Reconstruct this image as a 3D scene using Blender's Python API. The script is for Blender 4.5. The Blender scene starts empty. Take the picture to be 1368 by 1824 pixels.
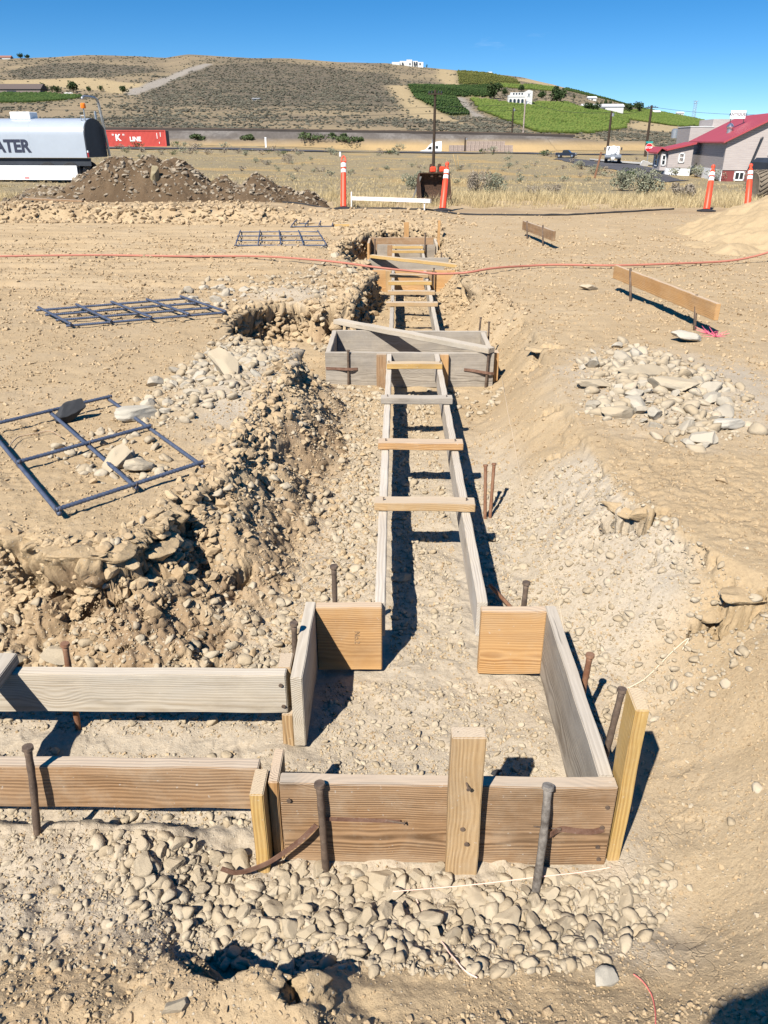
import bpy, bmesh, math, random
import numpy as np
from mathutils import Vector, Matrix, Euler
random.seed(7); RNG = np.random.default_rng(11)
scene = bpy.context.scene; COL = scene.collection
PI = math.pi
# ------------------------------------------------------------------ camera numbers (used for surveying positions)
CAMH = 1.45; PITCH = math.radians(25.8); YAW = math.radians(0.88); FPX = 1370.0
_f = np.array([-math.sin(YAW)*math.cos(PITCH), math.cos(YAW)*math.cos(PITCH), -math.sin(PITCH)])
_r = np.array([math.cos(YAW), math.sin(YAW), 0.0]); _u = np.cross(_r, _f); CAM = np.array([0, 0, CAMH])
def ray(px, py): return _f + (px-684)/FPX*_r - (py-912)/FPX*_u
def at_z(px, py, z=0.0):
    d = ray(px, py); return CAM + (z-CAMH)/d[2]*d
def at_y(px, py, y):
    d = ray(px, py); return CAM + y/d[1]*d
def at_fn(px, py, fn, lo, hi, n=1500):
    """first point where the sight line meets the surface z = fn(x, y)"""
    d = ray(px, py); ys = np.geomspace(lo, hi, n); P = CAM[None] + (ys/d[1])[:, None]*d[None]
    dz = P[:, 2]-fn(P[:, 0], P[:, 1]); k = np.where(dz <= 0)[0]
    return P[k[0]] if len(k) else P[-1]
# ------------------------------------------------------------------ noise
def _hash(ix, iy, s):
    h = (ix.astype(np.int64)*374761393 + iy.astype(np.int64)*668265263 + s*974634781) & 0xffffffff
    h = ((h ^ (h >> 13))*1274126177) & 0xffffffff
    return (h ^ (h >> 16)) & 0xffffffff
def perlin(x, y, s=0):
    x = np.asarray(x, float); y = np.asarray(y, float)
    ix = np.floor(x); iy = np.floor(y); fx = x-ix; fy = y-iy
    u = fx*fx*fx*(fx*(fx*6-15)+10); v = fy*fy*fy*(fy*(fy*6-15)+10)
    def gd(a, b):
        an = _hash(ix+a, iy+b, s)*(2*PI/4294967296.0); return np.cos(an)*(fx-a)+np.sin(an)*(fy-b)
    return 1.5*((gd(0, 0)*(1-u)+gd(1, 0)*u)*(1-v)+(gd(0, 1)*(1-u)+gd(1, 1)*u)*v)
def fbm(x, y, L, octv, s=0, gain=0.5, sp=None):
    r = 0; a = 1.0
    for k in range(octv):
        w = 1.0 if sp is None else np.clip((L/sp-2.0)/2.0, 0, 1)
        r = r + a*w*perlin(x/L+17.3*k, y/L-9.1*k, s+k); a *= gain; L *= 0.5
    return r
def worley(x, y, L, s=0):
    x = x/L; y = y/L; ix = np.floor(x); iy = np.floor(y); f1 = np.full(x.shape, 9.0); idv = np.zeros(x.shape)
    for a in (-1, 0, 1):
        for b in (-1, 0, 1):
            h = _hash(ix+a, iy+b, s); h2 = _hash(ix+a, iy+b, s+77)
            d = (ix+a+(h % 1024)/1024-x)**2+(iy+b+(h2 % 1024)/1024-y)**2
            m = d < f1; f1 = np.where(m, d, f1); idv = np.where(m, ((h >> 10) % 1024)/1024, idv)
    return np.sqrt(f1), idv
def sstep(a, b, x):
    t = np.clip((x-a)/(b-a), 0, 1); return t*t*(3-2*t)
def sd_poly(x, y, poly):
    P = np.array(poly, float); Q = np.roll(P, -1, 0); d = np.full(x.shape, 1e9); ins = np.zeros(x.shape, bool)
    for (ax, ay), (bx, by) in zip(P, Q):
        ex, ey = bx-ax, by-ay; t = np.clip(((x-ax)*ex+(y-ay)*ey)/(ex*ex+ey*ey+1e-12), 0, 1)
        d = np.minimum(d, (x-ax-t*ex)**2+(y-ay-t*ey)**2)
        c = ((ay > y) != (by > y)) & (x < ex*(y-ay)/((by-ay) if by != ay else 1e-12)+ax); ins ^= c
    return np.where(ins, 1, -1)*np.sqrt(d)
def idw(x, y, pts, power=3.0):
    num = 0; den = 0
    for p in pts:
        w = 1.0/(((x-p[0])**2+(y-p[1])**2)**(power/2)+1e-4); num = num+w[..., None]*np.array(p[2:]); den = den+w
    return num/den[..., None]
# ------------------------------------------------------------------ mesh helpers
def np_mesh(name, V, F, mat, smooth=True, parent=None, attrs=None, F2=None):
    """V (n,3), F (m,k) uniform polygons (F2: a second uniform block) -> linked mesh object"""
    me = bpy.data.meshes.new(name); V = np.ascontiguousarray(V, np.float32)
    blocks = [np.ascontiguousarray(F, np.int32)]+([np.ascontiguousarray(F2, np.int32)] if F2 is not None and len(F2) else [])
    nl = sum(b.size for b in blocks); npoly = sum(len(b) for b in blocks)
    me.vertices.add(len(V)); me.vertices.foreach_set('co', V.ravel())
    me.loops.add(nl); me.loops.foreach_set('vertex_index', np.concatenate([b.ravel() for b in blocks]))
    st = []; o = 0
    for b in blocks: st.append(o+np.arange(len(b))*b.shape[1]); o += b.size
    me.polygons.add(npoly); me.polygons.foreach_set('loop_start', np.concatenate(st).astype(np.int32))
    me.polygons.foreach_set('use_smooth', np.full(npoly, smooth, bool))
    for k, a in (attrs or {}).items():
        at = me.attributes.new(k, 'FLOAT', 'POINT'); at.data.foreach_set('value', np.ascontiguousarray(a, np.float32))
    me.update(calc_edges=True); me.validate()
    me.materials.append(mat); o = bpy.data.objects.new(name, me); COL.objects.link(o)
    if parent is not None: o.parent = parent
    return o
class MB:
    """collects shapes; build() links them as one mesh object"""
    def __init__(s): s.bm = bmesh.new()
    def box(s, c, d, M=None, bev=0.0):
        r = bmesh.ops.create_cube(s.bm, size=1.0); vs = r['verts']
        for v in vs: v.co = Vector((v.co.x*d[0], v.co.y*d[1], v.co.z*d[2]))
        if bev > 0:
            es = list({e for v in vs for e in v.link_edges})
            rb = bmesh.ops.bevel(s.bm, geom=es, offset=bev, segments=1, affect='EDGES'); vs = list({v for f in rb['faces'] for v in f.verts} | {v for v in vs if v.is_valid})
        T = Matrix.Translation(Vector(c)) @ (M.to_4x4() if M is not None else Matrix.Identity(4))
        bmesh.ops.transform(s.bm, matrix=T, verts=vs); return s
    def cyl(s, p0, p1, r0, r1=None, seg=12, cap=True):
        p0 = Vector(p0); p1 = Vector(p1); r1 = r0 if r1 is None else r1; d = p1-p0
        T = Matrix.Translation((p0+p1)/2) @ d.to_track_quat('Z', 'Y').to_matrix().to_4x4()
        bmesh.ops.create_cone(s.bm, cap_ends=cap, segments=seg, radius1=r0, radius2=max(r1, 1e-5), depth=d.length, matrix=T); return s
    def ball(s, c, r, sub=2, sc=(1, 1, 1)):
        bmesh.ops.create_icosphere(s.bm, subdivisions=sub, radius=r, matrix=Matrix.Translation(Vector(c)) @ Matrix.Diagonal((*sc, 1))); return s
    def poly(s, pts): s.bm.faces.new([s.bm.verts.new(p) for p in pts]); return s
    def prism(s, prof, a0, a1, axis='X', cap=True):
        """profile (list of 2-tuples) swept along an axis"""
        def P(u, v, w): return {'X': (w, u, v), 'Y': (u, w, v), 'Z': (u, v, w)}[axis]
        A = [s.bm.verts.new(P(u, v, a0)) for u, v in prof]; B = [s.bm.verts.new(P(u, v, a1)) for u, v in prof]; n = len(prof)
        for i in range(n): s.bm.faces.new((A[i], A[(i+1) % n], B[(i+1) % n], B[i]))
        if cap: s.bm.faces.new(A[::-1]); s.bm.faces.new(B)
        return s
    def lathe(s, prof, c=(0, 0, 0), seg=24, M=None):
        """profile [(r,z)] turned about Z"""
        T = Matrix.Translation(Vector(c)) @ (M.to_4x4() if M is not None else Matrix.Identity(4)); rings = []
        for r, z in prof: rings.append([s.bm.verts.new(T @ Vector((r*math.cos(2*PI*k/seg), r*math.sin(2*PI*k/seg), z))) for k in range(seg)])
        for a, b in zip(rings, rings[1:]):
            for k in range(seg): s.bm.faces.new((a[k], a[(k+1) % seg], b[(k+1) % seg], b[k]))
        s.bm.faces.new(rings[0][::-1]); s.bm.faces.new(rings[-1]); return s
    def build(s, name, mat, parent=None, smooth=False, loc=None):
        bmesh.ops.recalc_face_normals(s.bm, faces=s.bm.faces[:])
        me = bpy.data.meshes.new(name); s.bm.to_mesh(me); s.bm.free()
        if smooth:
            for p in me.polygons: p.use_smooth = True
            try: me.set_sharp_from_angle(angle=math.radians(40))
            except Exception: pass
        me.materials.append(mat); o = bpy.data.objects.new(name, me); COL.objects.link(o)
        if parent is not None: o.parent = parent
        if loc is not None: o.location = loc
        return o
def tube_np(pts, rad, seg=8, ribs=None):
    P = np.array(pts, float); n = len(P); T = np.gradient(P, axis=0); T /= np.linalg.norm(T, axis=1)[:, None]+1e-12
    up = np.array([0, 0, 1.0]); ref = np.where(np.abs(T[:, 2:3]) > .95, np.array([[1.0, 0, 0]]), up[None])
    A = np.cross(T, ref); A /= np.linalg.norm(A, axis=1)[:, None]; B = np.cross(A, T)
    rad = np.broadcast_to(np.asarray(rad, float), (n,)); an = np.arange(seg)*2*PI/seg
    V = P[:, None]+rad[:, None, None]*(np.cos(an)[None, :, None]*A[:, None]+np.sin(an)[None, :, None]*B[:, None])
    i = np.arange(n-1)[:, None]*seg; k = np.arange(seg)[None]; k2 = (k+1) % seg
    F = np.stack([i+k, i+k2, i+seg+k2, i+seg+k], -1).reshape(-1, 4); V = V.reshape(-1, 3)
    c = len(V); V = np.vstack([V, P[:1], P[-1:]]); kk = np.arange(seg)
    F2 = np.vstack([np.stack([(kk+1) % seg, kk, np.full(seg, c)], -1), np.stack([(n-1)*seg+kk, (n-1)*seg+(kk+1) % seg, np.full(seg, c+1)], -1)])
    return V, F, F2
def tube(name, pts, rad, mat, seg=8, parent=None):
    V, F, F2 = tube_np(pts, rad, seg); return np_mesh(name, V, F, mat, True, parent, F2=F2)
def spline(pts, n):
    """Catmull-Rom through pts"""
    P = np.array(pts, float); P = np.vstack([2*P[0]-P[1], P, 2*P[-1]-P[-2]]); out = []
    for i in range(1, len(P)-2):
        t = np.linspace(0, 1, n, endpoint=False)[:, None]; a, b, c, d = P[i-1], P[i], P[i+1], P[i+2]
        out.append(.5*(2*b+(c-a)*t+(2*a-5*b+4*c-d)*t*t+(3*b-a-3*c+d)*t**3))
    return np.vstack(out+[P[-2:-1]])
def tag(o, label=None, cat=None, group=None, kind=None):
    if label: o['label'] = label
    if cat: o['category'] = cat
    if group: o['group'] = group
    if kind: o['kind'] = kind
    return o
def thing(name, label, cat, loc=(0, 0, 0), rotz=0.0, group=None):
    o = bpy.data.objects.new(name, None); o.empty_display_size = .1; COL.objects.link(o)
    o.location = tuple(float(v) for v in loc); o.rotation_euler = (0, 0, rotz); return tag(o, label, cat, group)
def scatter_np(protos, pos, scl, rots, which):
    """merge copies of (V,F) prototypes; scl (n,3), rots (n,3,3)"""
    Vs = []; Fs = []; off = 0; idx = []
    for k, (pv, pf) in enumerate(protos):
        m = np.where(which == k)[0]
        if not len(m): continue
        V = np.einsum('nij,nvj->nvi', rots[m], pv[None]*scl[m][:, None])+pos[m][:, None]
        Fs.append((pf[None]+(off+np.arange(len(m))*len(pv))[:, None, None]).reshape(-1, pf.shape[1])); Vs.append(V.reshape(-1, 3))
        off += len(m)*len(pv); idx.append(np.repeat(m, len(pv)))
    return np.vstack(Vs), np.vstack(Fs), np.concatenate(idx)
def rot_random(n, flat=0.35):
    a = RNG.uniform(0, 2*PI, n); b = RNG.normal(0, flat, n); c = RNG.normal(0, flat, n)
    ca, sa, cb, sb, cc, sc_ = np.cos(a), np.sin(a), np.cos(b), np.sin(b), np.cos(c), np.sin(c); z = np.zeros(n); o = np.ones(n)
    Rz = np.stack([ca, -sa, z, sa, ca, z, z, z, o], -1).reshape(n, 3, 3); Ry = np.stack([cb, z, sb, z, o, z, -sb, z, cb], -1).reshape(n, 3, 3)
    Rx = np.stack([o, z, z, z, cc, -sc_, z, sc_, cc], -1).reshape(n, 3, 3); return Rx @ Ry @ Rz
# ------------------------------------------------------------------ materials
class NT:
    def __init__(s, name, rough=0.9, spec=0.2, metal=0.0):
        s.m = bpy.data.materials.new(name); s.m.use_nodes = True; s.t = s.m.node_tree; s.b = s.t.nodes['Principled BSDF']
        s.b.inputs['Roughness'].default_value = rough; s.b.inputs['Specular IOR Level'].default_value = spec; s.b.inputs['Metallic'].default_value = metal
    def n(s, typ, ins=None, **pr):
        nd = s.t.nodes.new(typ)
        for k, v in pr.items(): setattr(nd, k, v)
        for k, v in (ins or {}).items(): s.set(nd, k, v)
        return nd
    def set(s, nd, k, v):
        i = nd.inputs[k]
        if isinstance(v, bpy.types.NodeSocket): s.t.links.new(v, i)
        else: i.default_value = (*v, 1.0) if isinstance(v, tuple) and len(v) == 3 and i.type == 'RGBA' else v
    def coord(s, which='Object'): return s.n('ShaderNodeTexCoord').outputs[which]
    def noise(s, vec, scale, detail=4, rough=.55, dist=0.0): return s.n('ShaderNodeTexNoise', {'Vector': vec, 'Scale': scale, 'Detail': detail, 'Roughness': rough, 'Distortion': dist}).outputs['Fac']
    def ramp(s, fac, a, b, lo=0.0, hi=1.0):
        return s.n('ShaderNodeMapRange', {'Value': fac, 'From Min': a, 'From Max': b, 'To Min': lo, 'To Max': hi}).outputs['Result']
    def mix(s, fac, a, b, mode='MIX'):
        nd = s.n('ShaderNodeMix', data_type='RGBA', blend_type=mode); s.set(nd, 0, fac); s.set(nd, 6, a); s.set(nd, 7, b); return nd.outputs[2]
    def math(s, op, a, b=0.0, clamp=False):
        nd = s.n('ShaderNodeMath', operation=op, use_clamp=clamp); s.set(nd, 0, a); s.set(nd, 1, b); return nd.outputs[0]
    def vscale(s, vec, v): return s.n('ShaderNodeMapping', {'Vector': vec, 'Scale': v}).outputs[0]
    def bump(s, h, dist, strength=1.0, normal=None):
        nd = s.n('ShaderNodeBump', {'Height': h, 'Distance': dist, 'Strength': strength})
        if normal is not None: s.set(nd, 'Normal', normal)
        return nd.outputs[0]
    def attr(s, name): return s.n('ShaderNodeAttribute', attribute_name=name).outputs['Fac']
    def rnd(s): return s.n('ShaderNodeObjectInfo').outputs['Random']
    def island(s): return s.n('ShaderNodeNewGeometry').outputs['Random Per Island']
    def col(s, c): s.set(s.b, 'Base Color', c); return s
    def nor(s, n): s.set(s.b, 'Normal', n); return s
def plain(name, c, rough=.7, spec=.3, metal=0.0, var=.12, scale=6.0, bump=0.0):
    """a colour with soft wear and grime"""
    k = NT(name, rough, spec, metal); v = k.coord(); a = k.noise(v, scale, 5); b = k.noise(v, scale*6, 3)
    c1 = tuple(x*(1-var) for x in c); c2 = tuple(min(1, x*(1+var*.6)) for x in c)
    k.col(k.mix(k.ramp(k.math('ADD', k.math('MULTIPLY', a, .7), k.math('MULTIPLY', b, .3)), .3, .7), c1, c2))
    if bump: k.nor(k.bump(b, bump))
    return k.m
def wood(name, light, dark, grey, gamt, dust=.25, bleach=.55):
    k = NT(name, .82, .15); v0 = k.coord(); r = k.rnd()
    off = k.n('ShaderNodeCombineXYZ', {0: k.math('MULTIPLY', r, 37.0), 1: k.math('MULTIPLY', r, .21), 2: k.math('MULTIPLY', r, .13)}).outputs[0]
    va = k.n('ShaderNodeVectorMath', {0: v0, 1: off}, operation='ADD').outputs[0]
    vs = k.vscale(va, (1.3, 1, 1)); d = k.n('ShaderNodeTexNoise', {'Vector': vs, 'Scale': 3.0, 'Detail': 2}).outputs['Color']
    vd = k.n('ShaderNodeVectorMath', {0: d, 1: (.012, .022, .022)}, operation='MULTIPLY').outputs[0]
    # knots push the rings aside
    kv = k.n('ShaderNodeTexVoronoi', {'Vector': k.vscale(va, (2.3, .9, 5.0)), 'Scale': 1.0}).outputs['Distance']
    kn = k.ramp(kv, .05, .32, 1, 0); kn2 = k.math('POWER', kn, 2.0)
    vr = k.n('ShaderNodeVectorMath', {0: k.vscale(va, (.12, 1, 1)), 1: vd}, operation='ADD').outputs[0]
    vr = k.n('ShaderNodeVectorMath', {0: vr, 1: k.n('ShaderNodeCombineXYZ', {1: k.math('MULTIPLY', kn2, .035), 2: k.math('MULTIPLY', kn2, .02)}).outputs[0]}, operation='ADD').outputs[0]
    w = k.n('ShaderNodeTexWave', {'Vector': vr, 'Scale': 46.0, 'Distortion': .9, 'Detail': 3.0, 'Detail Scale': 1.5}, wave_type='RINGS', rings_direction='X', wave_profile='SIN').outputs['Fac']
    fib = k.noise(k.vscale(va, (1.6, 210, 210)), 1.0, 4, .6); blot = k.noise(k.vscale(va, (2.5, 9, 9)), 1.0, 4)
    g = k.math('ADD', k.math('MULTIPLY', k.math('MULTIPLY', w, .42), k.ramp(k.noise(k.vscale(va, (.6, 14, 14)), 1.0, 3), .35, .65, .35, 1.15)), k.math('MULTIPLY', fib, .72))
    c = k.mix(k.ramp(g, .32, .85), light, dark)
    c = k.mix(k.ramp(kv, .03, .11, .75, 0), c, tuple(x*.35 for x in dark))
    c = k.mix(k.math('MULTIPLY', k.ramp(blot, .3, .65), gamt), c, k.mix(k.ramp(g, .25, .95), tuple(x*1.12 for x in grey), tuple(x*.6 for x in grey)))
    c = k.mix(k.ramp(k.noise(va, 11, 7, .7), .47, .70, 0, dust*1.7), c, (.47, .40, .30)); c = k.mix(k.ramp(k.noise(k.vscale(va, (1.2, 3, 3)), 1.7, 5, .7), .5, .75, 0, .45), c, tuple(x*.55 for x in dark)); c = k.mix(k.ramp(k.noise(va, 70, 3, .6), .68, .72, 0, .5), c, (.5, .46, .40))
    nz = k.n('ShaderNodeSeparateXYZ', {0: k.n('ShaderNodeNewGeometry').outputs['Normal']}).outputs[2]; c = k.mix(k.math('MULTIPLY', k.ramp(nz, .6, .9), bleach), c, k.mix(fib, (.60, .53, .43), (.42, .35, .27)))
    crack = k.ramp(k.noise(k.vscale(va, (1.5, 60, 60)), 1.0, 3, .7), .68, .74); c = k.mix(k.math('MULTIPLY', crack, .55), c, (.05, .035, .02))
    k.col(k.mix(k.math('MULTIPLY', k.math('SUBTRACT', r, .5), .35), c, (.9, .85, .8), 'MULTIPLY'))
    k.nor(k.bump(k.math('SUBTRACT', g, crack), .0016, .8)); return k.m
M = {}
def soil(name, base, alt, greyc, brown, speck=.5, bumpd=.008):
    k = NT(name, .95, .08); v = k.coord(); n1 = k.noise(v, 1.1, 5, .6); n2 = k.noise(v, 11, 6, .65); n3 = k.noise(v, 85, 5, .7); n4 = k.noise(v, 330, 4, .75)
    c = k.mix(k.ramp(n1, .35, .65), base, alt)
    c = k.mix(k.math('MULTIPLY', k.attr('grey'), k.ramp(n2, .2, .6, .55, 1.0)), c, greyc)
    c = k.mix(k.math('MULTIPLY', k.attr('brown'), k.ramp(n2, .25, .6, .5, 1.0)), c, brown)
    c = k.mix(k.ramp(n2, .35, .75, .0, .3), c, tuple(x*.66 for x in base)); c = k.mix(k.ramp(n3, .3, .55, .3, 0), c, tuple(x*.6 for x in brown)); c = k.mix(k.ramp(n4, .3, .5, .3, 0), c, tuple(x*.5 for x in brown))
    vo = k.n('ShaderNodeTexVoronoi', {'Vector': v, 'Scale': 95.0, 'Randomness': 1.0}); f = k.math('MULTIPLY', k.ramp(vo.outputs['Distance'], .18, .3, 1, 0), k.ramp(k.n('ShaderNodeSeparateColor', {0: vo.outputs['Color']}).outputs[0], 1-speck*.4, 1-speck*.4+.05))
    c = k.mix(k.math('MULTIPLY', f, .6), c, (.52, .47, .38)); k.col(c)
    dv = k.n('ShaderNodeVectorMath', {0: v, 1: k.n('ShaderNodeVectorMath', {0: k.n('ShaderNodeTexNoise', {'Vector': v, 'Scale': 9.0, 'Detail': 3}).outputs['Color'], 1: (.09, .09, .09)}, operation='MULTIPLY').outputs[0]}, operation='ADD').outputs[0]
    ce = k.n('ShaderNodeTexVoronoi', {'Vector': dv, 'Scale': 21.0}, feature='DISTANCE_TO_EDGE').outputs['Distance']; cm = k.ramp(k.noise(v, 2.3, 4, .6), .54, .66)
    crk = k.math('MULTIPLY', k.ramp(ce, .0, .035, 1, 0), cm); c = k.mix(k.math('MULTIPLY', crk, .2), c, tuple(x*.4 for x in brown)); k.col(c)
    h = k.math('ADD', k.math('MULTIPLY', n2, 1.0), k.math('ADD', k.math('MULTIPLY', n3, .6), k.math('ADD', k.math('MULTIPLY', n4, .25), k.math('SUBTRACT', k.math('MULTIPLY', f, .25), k.math('MULTIPLY', crk, .35)))))
    k.nor(k.bump(h, bumpd, .9)); return k.m
M['soil'] = soil('tan silt soil', (.455, .34, .205), (.405, .295, .172), (.46, .40, .315), (.265, .178, .105))
M['spoil'] = soil('dark brown spoil', (.14, .095, .056), (.175, .12, .073), (.38, .29, .18), (.095, .062, .036), .8, .02)
M['sand'] = soil('loose tan sand', (.46, .345, .205), (.42, .31, .18), (.44, .37, .27), (.36, .26, .15), .2, .006)
def rockmat(name, a, b, dust, damt=.55, per='obj'):
    k = NT(name, .9, .15); v = k.coord(); r = k.rnd() if per == 'obj' else k.island(); n = k.noise(v, 9, 5, .6); n2 = k.noise(v, 60 if per == 'obj' else 45, 5, .7)
    c = k.mix(r, a, b); c = k.mix(k.ramp(n2, .35, .7, 0, .35), c, tuple(x*.5 for x in a))
    g = k.n('ShaderNodeSeparateXYZ', {0: k.n('ShaderNodeNewGeometry').outputs['Normal']}).outputs[2]
    dd = k.math('MULTIPLY', k.ramp(k.math('ADD', g, k.math('MULTIPLY', n, .6)), .35, 1.2), damt); k.col(k.mix(dd, c, dust))
    k.nor(k.bump(k.math('ADD', n, n2), .0014 if per == 'obj' else .006, .8)); return k.m
M['rock'] = rockmat('pale dusty cobble', (.43, .37, .28), (.33, .27, .19), (.43, .345, .23), .6)
M['rock_pale'] = rockmat('pale grey white stone', (.43, .39, .32), (.32, .275, .21), (.42, .355, .26), .5)
M['rock_stuff'] = rockmat('pale dusty gravel', (.45, .39, .30), (.30, .235, .155), (.43, .34, .22), .5, 'island')
M['clod'] = rockmat('crumbled soil clods', (.34, .24, .14), (.45, .34, .21), (.44, .33, .20), .4, 'island')
M['spoil_stone'] = rockmat('spoil heap stones', (.34, .29, .22), (.16, .115, .075), (.30, .23, .15), .3, 'island')
M['white_rock'] = rockmat('chalky white rock', (.47, .435, .37), (.40, .36, .29), (.46, .40, .30), .3)
M['basalt'] = rockmat('dark basalt', (.04, .043, .048), (.045, .046, .05), (.10, .09, .08), .15)
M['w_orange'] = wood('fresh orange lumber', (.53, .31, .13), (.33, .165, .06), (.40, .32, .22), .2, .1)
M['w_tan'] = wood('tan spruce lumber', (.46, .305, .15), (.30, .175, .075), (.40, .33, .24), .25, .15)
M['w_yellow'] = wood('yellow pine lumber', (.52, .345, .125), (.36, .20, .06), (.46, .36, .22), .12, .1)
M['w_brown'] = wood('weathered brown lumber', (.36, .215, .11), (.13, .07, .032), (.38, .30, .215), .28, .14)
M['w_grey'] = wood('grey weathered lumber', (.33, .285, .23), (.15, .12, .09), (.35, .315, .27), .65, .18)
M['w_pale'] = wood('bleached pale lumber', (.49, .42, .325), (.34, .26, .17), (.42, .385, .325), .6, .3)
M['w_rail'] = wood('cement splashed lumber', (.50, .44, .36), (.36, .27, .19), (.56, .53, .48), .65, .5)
def rust(name, a, b, rough=.75):
    k = NT(name, rough, .3, .25); v = k.coord(); n = k.noise(v, 30, 5, .65); n2 = k.noise(v, 140, 4, .7)
    c = k.mix(k.ramp(n, .35, .65), a, b); c = k.mix(k.ramp(n2, .6, .75, 0, .5), c, (.4, .36, .3)); k.col(c); k.nor(k.bump(n2, .0015, .8)); return k.m
M['stake'] = rust('rusty steel stake', (.085, .06, .045), (.17, .12, .085)); M['rustbar'] = rust('orange rust', (.19, .085, .045), (.27, .15, .09))
M['rebar'] = rust('blue black rebar', (.06, .078, .125), (.10, .12, .17), .5); M['strap'] = rust('rusted strap', (.13, .065, .042), (.22, .13, .09))
M['nail'] = plain('bright nail steel', (.5, .5, .5), .4, .5, .8)
M['orange'] = plain('red orange plastic', (.80, .075, .03), .45, .4, 0, .12); M['reflect'] = plain('white reflective band', (.78, .78, .76), .4, .5, 0, .1)
M['rubber'] = plain('black rubber', (.03, .03, .032), .8, .25, 0, .3); M['hose'] = plain('faded red hose', (.42, .16, .11), .6, .3, 0, .18, 3)
M['string'] = plain('pinkish mason line', (.75, .50, .40), .9, .1); M['pinkstring'] = plain('pink mason line', (.75, .20, .16), .9, .1); M['pink'] = plain('pink whisker plastic', (.85, .16, .25), .7, .2)
M['ltwire'] = plain('pale string', (.62, .50, .36), .9, .1)
M['white'] = plain('white paint', (.78, .78, .77), .45, .4, 0, .07, 2); M['whitepvc'] = plain('dusty white board', (.72, .65, .58), .6, .3, 0, .16)
M['black'] = plain('black paint', (.018, .018, .02), .5, .4); M['tankend'] = plain('dark grey tank end', (.035, .04, .05), .55, .3, 0, .3, 1.5)
M['letter'] = plain('dark blue grey letters', (.03, .035, .06), .6, .3); M['steel'] = plain('galvanised pipe', (.42, .43, .44), .38, .5, .7, .2)
M['beacon'] = plain('orange beacon lens', (.85, .20, .02), .3, .5); M['red'] = plain('red lens', (.6, .03, .03), .4, .4)
M['glass'] = plain('dark window glass', (.02, .025, .03), .08, .6, 0, .1); M['chrome'] = plain('bright metal', (.6, .6, .62), .25, .5, .9)
# ================================================================== the dug ground near the camera
EDGE = [(.5,-3),(-4,-3),(-4,2.8),(-2.2,2.72),(-1.5,2.60),
 (-1.25,2.50),(-1.08,2.45),(-.97,2.62),(-.87,2.9),(-.83,3.27),(-.77,3.81),(-.70,4.5),(-.633,5.1),(-.75,5.5),(-1.03,5.7),(-1.34,6.0),(-1.45,6.6),
 (-1.40,7.05),(-1.05,7.35),(-.72,7.3),(-.52,7.25),(-.43,7.7),(-.36,8.6),(-.33,9.25),(-.38,9.7),(-.6,10.3),(-.84,11.0),(-.9,11.6),(-.75,12.6),(-.5,13.2),(-.2,13.7),(.5,13.75),
 (.78,13.0),(.74,11.3),(.78,10),(.80,8.9),(.86,7.9),(1.15,6.8),(1.10,5.8),(1.03,5.0),(1.0,4.3),(.98,3.6),(1.0,3.0),(1.18,2.5),(1.38,2.2),(1.42,1.7),(1.25,1.2),(1.1,.7),(1.0,-3)]
# x, y, slope width, crust share, softness
WID = [(-1.2,2.45,.42,.36),(-2.2,2.7,.4,.3),(-.9,2.9,.48,.26),(-.86,3.3,.5,.06),(-.8,3.8,.5,.03),(-.7,4.5,.48,.05),(-.65,5.1,.32,.28),(-1.2,5.75,.3,.55),(-1.45,6.7,.2,.7),(-.9,7.3,.2,.5),(-.45,7.5,.13,.7),(-.34,9,.10,.8),
 (-.85,11,.12,.8),(-.6,13,.15,.6),(.2,13.7,.22,.5),(.75,12,.28,.1),(.78,10,.28,.15),(1.0,7.3,.38,.10),(1.13,6.3,.35,.12),(1.02,4.6,.55,.04),(1,3.2,.5,.12),(1.2,2.5,.6,.1),(1.42,1.9,.75,0),(1.1,1.2,.6,0),(-1.6,.86,.45,0)]
def field_z(x, y):
    P = [(-8,18,.08),(0,18,.08),(8,18,.08),(-14,42,-.5),(0,40,-.5),(10,40,-.7),(22,66,-1.5),(28,75,-1.75),(40,75,-1.9),(26,95,-1.3),(26,112,-1.1),(45,112,-1.05),(0,80,-.75),(-30,80,-.3),
         (-60,165,.55),(-30,155,.3),(0,150,-.4),(14,150,-.6),(40,150,-.95),(80,150,-1.1),(-90,130,.6)]
    x = np.asarray(x, float); y = np.asarray(y, float); z = 0; den = 0
    for a, b, c in P:
        w = 1/(((x-a)/(8+.25*np.abs(y)))**2+(np.log(np.maximum(y, 1)/b)*3.2)**2+.02)**1.6; z = z+w*c; den = den+w
    z = z/den
    z = z-2.3*sstep(166, 180, y)*sstep(-18, 0, x)*sstep(40, 20, x)
    return z+.10*fbm(x, y, 9.0, 3, 51)*sstep(17, 26, y)
PILES = [(-.78,4.75,.50,.95,.085,-.35),(-1.05,7.75,.40,.35,.07,0),(1.72,4.55,.62,.78,.035,.2),(0.1,1.16,.62,.17,.035,0),(-1.15,3.65,.45,.35,.02,0)]
PITS = [(.97,2.90,.10,.04,-.7,.17),(1.05,2.84,.07,.038,.1,.15),(.84,2.88,.035,.022,-.5,.10),(1.11,2.26,.07,.05,-.4,.18),(1.21,2.24,.10,.04,.15,.14),(1.12,5.62,.12,.06,-.6,.16),(1.0,5.45,.07,.06,.5,.12),(.84,3.75,.05,.03,-.4,.06),(.9,4.3,.07,.04,-.8,.07),(1.01,2.62,.035,.02,.2,.08),(1.28,2.02,.05,.022,-.7,.07),(.95,3.3,.04,.03,-.6,.07),(-1.10,2.36,.17,.05,.2,.10),(-.93,2.50,.08,.05,.8,.10),(-.80,2.72,.05,.09,0,.09),
        (-.88,2.86,.09,.03,-.9,.10),(-.62,2.75,.05,.05,.3,.10)]
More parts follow.
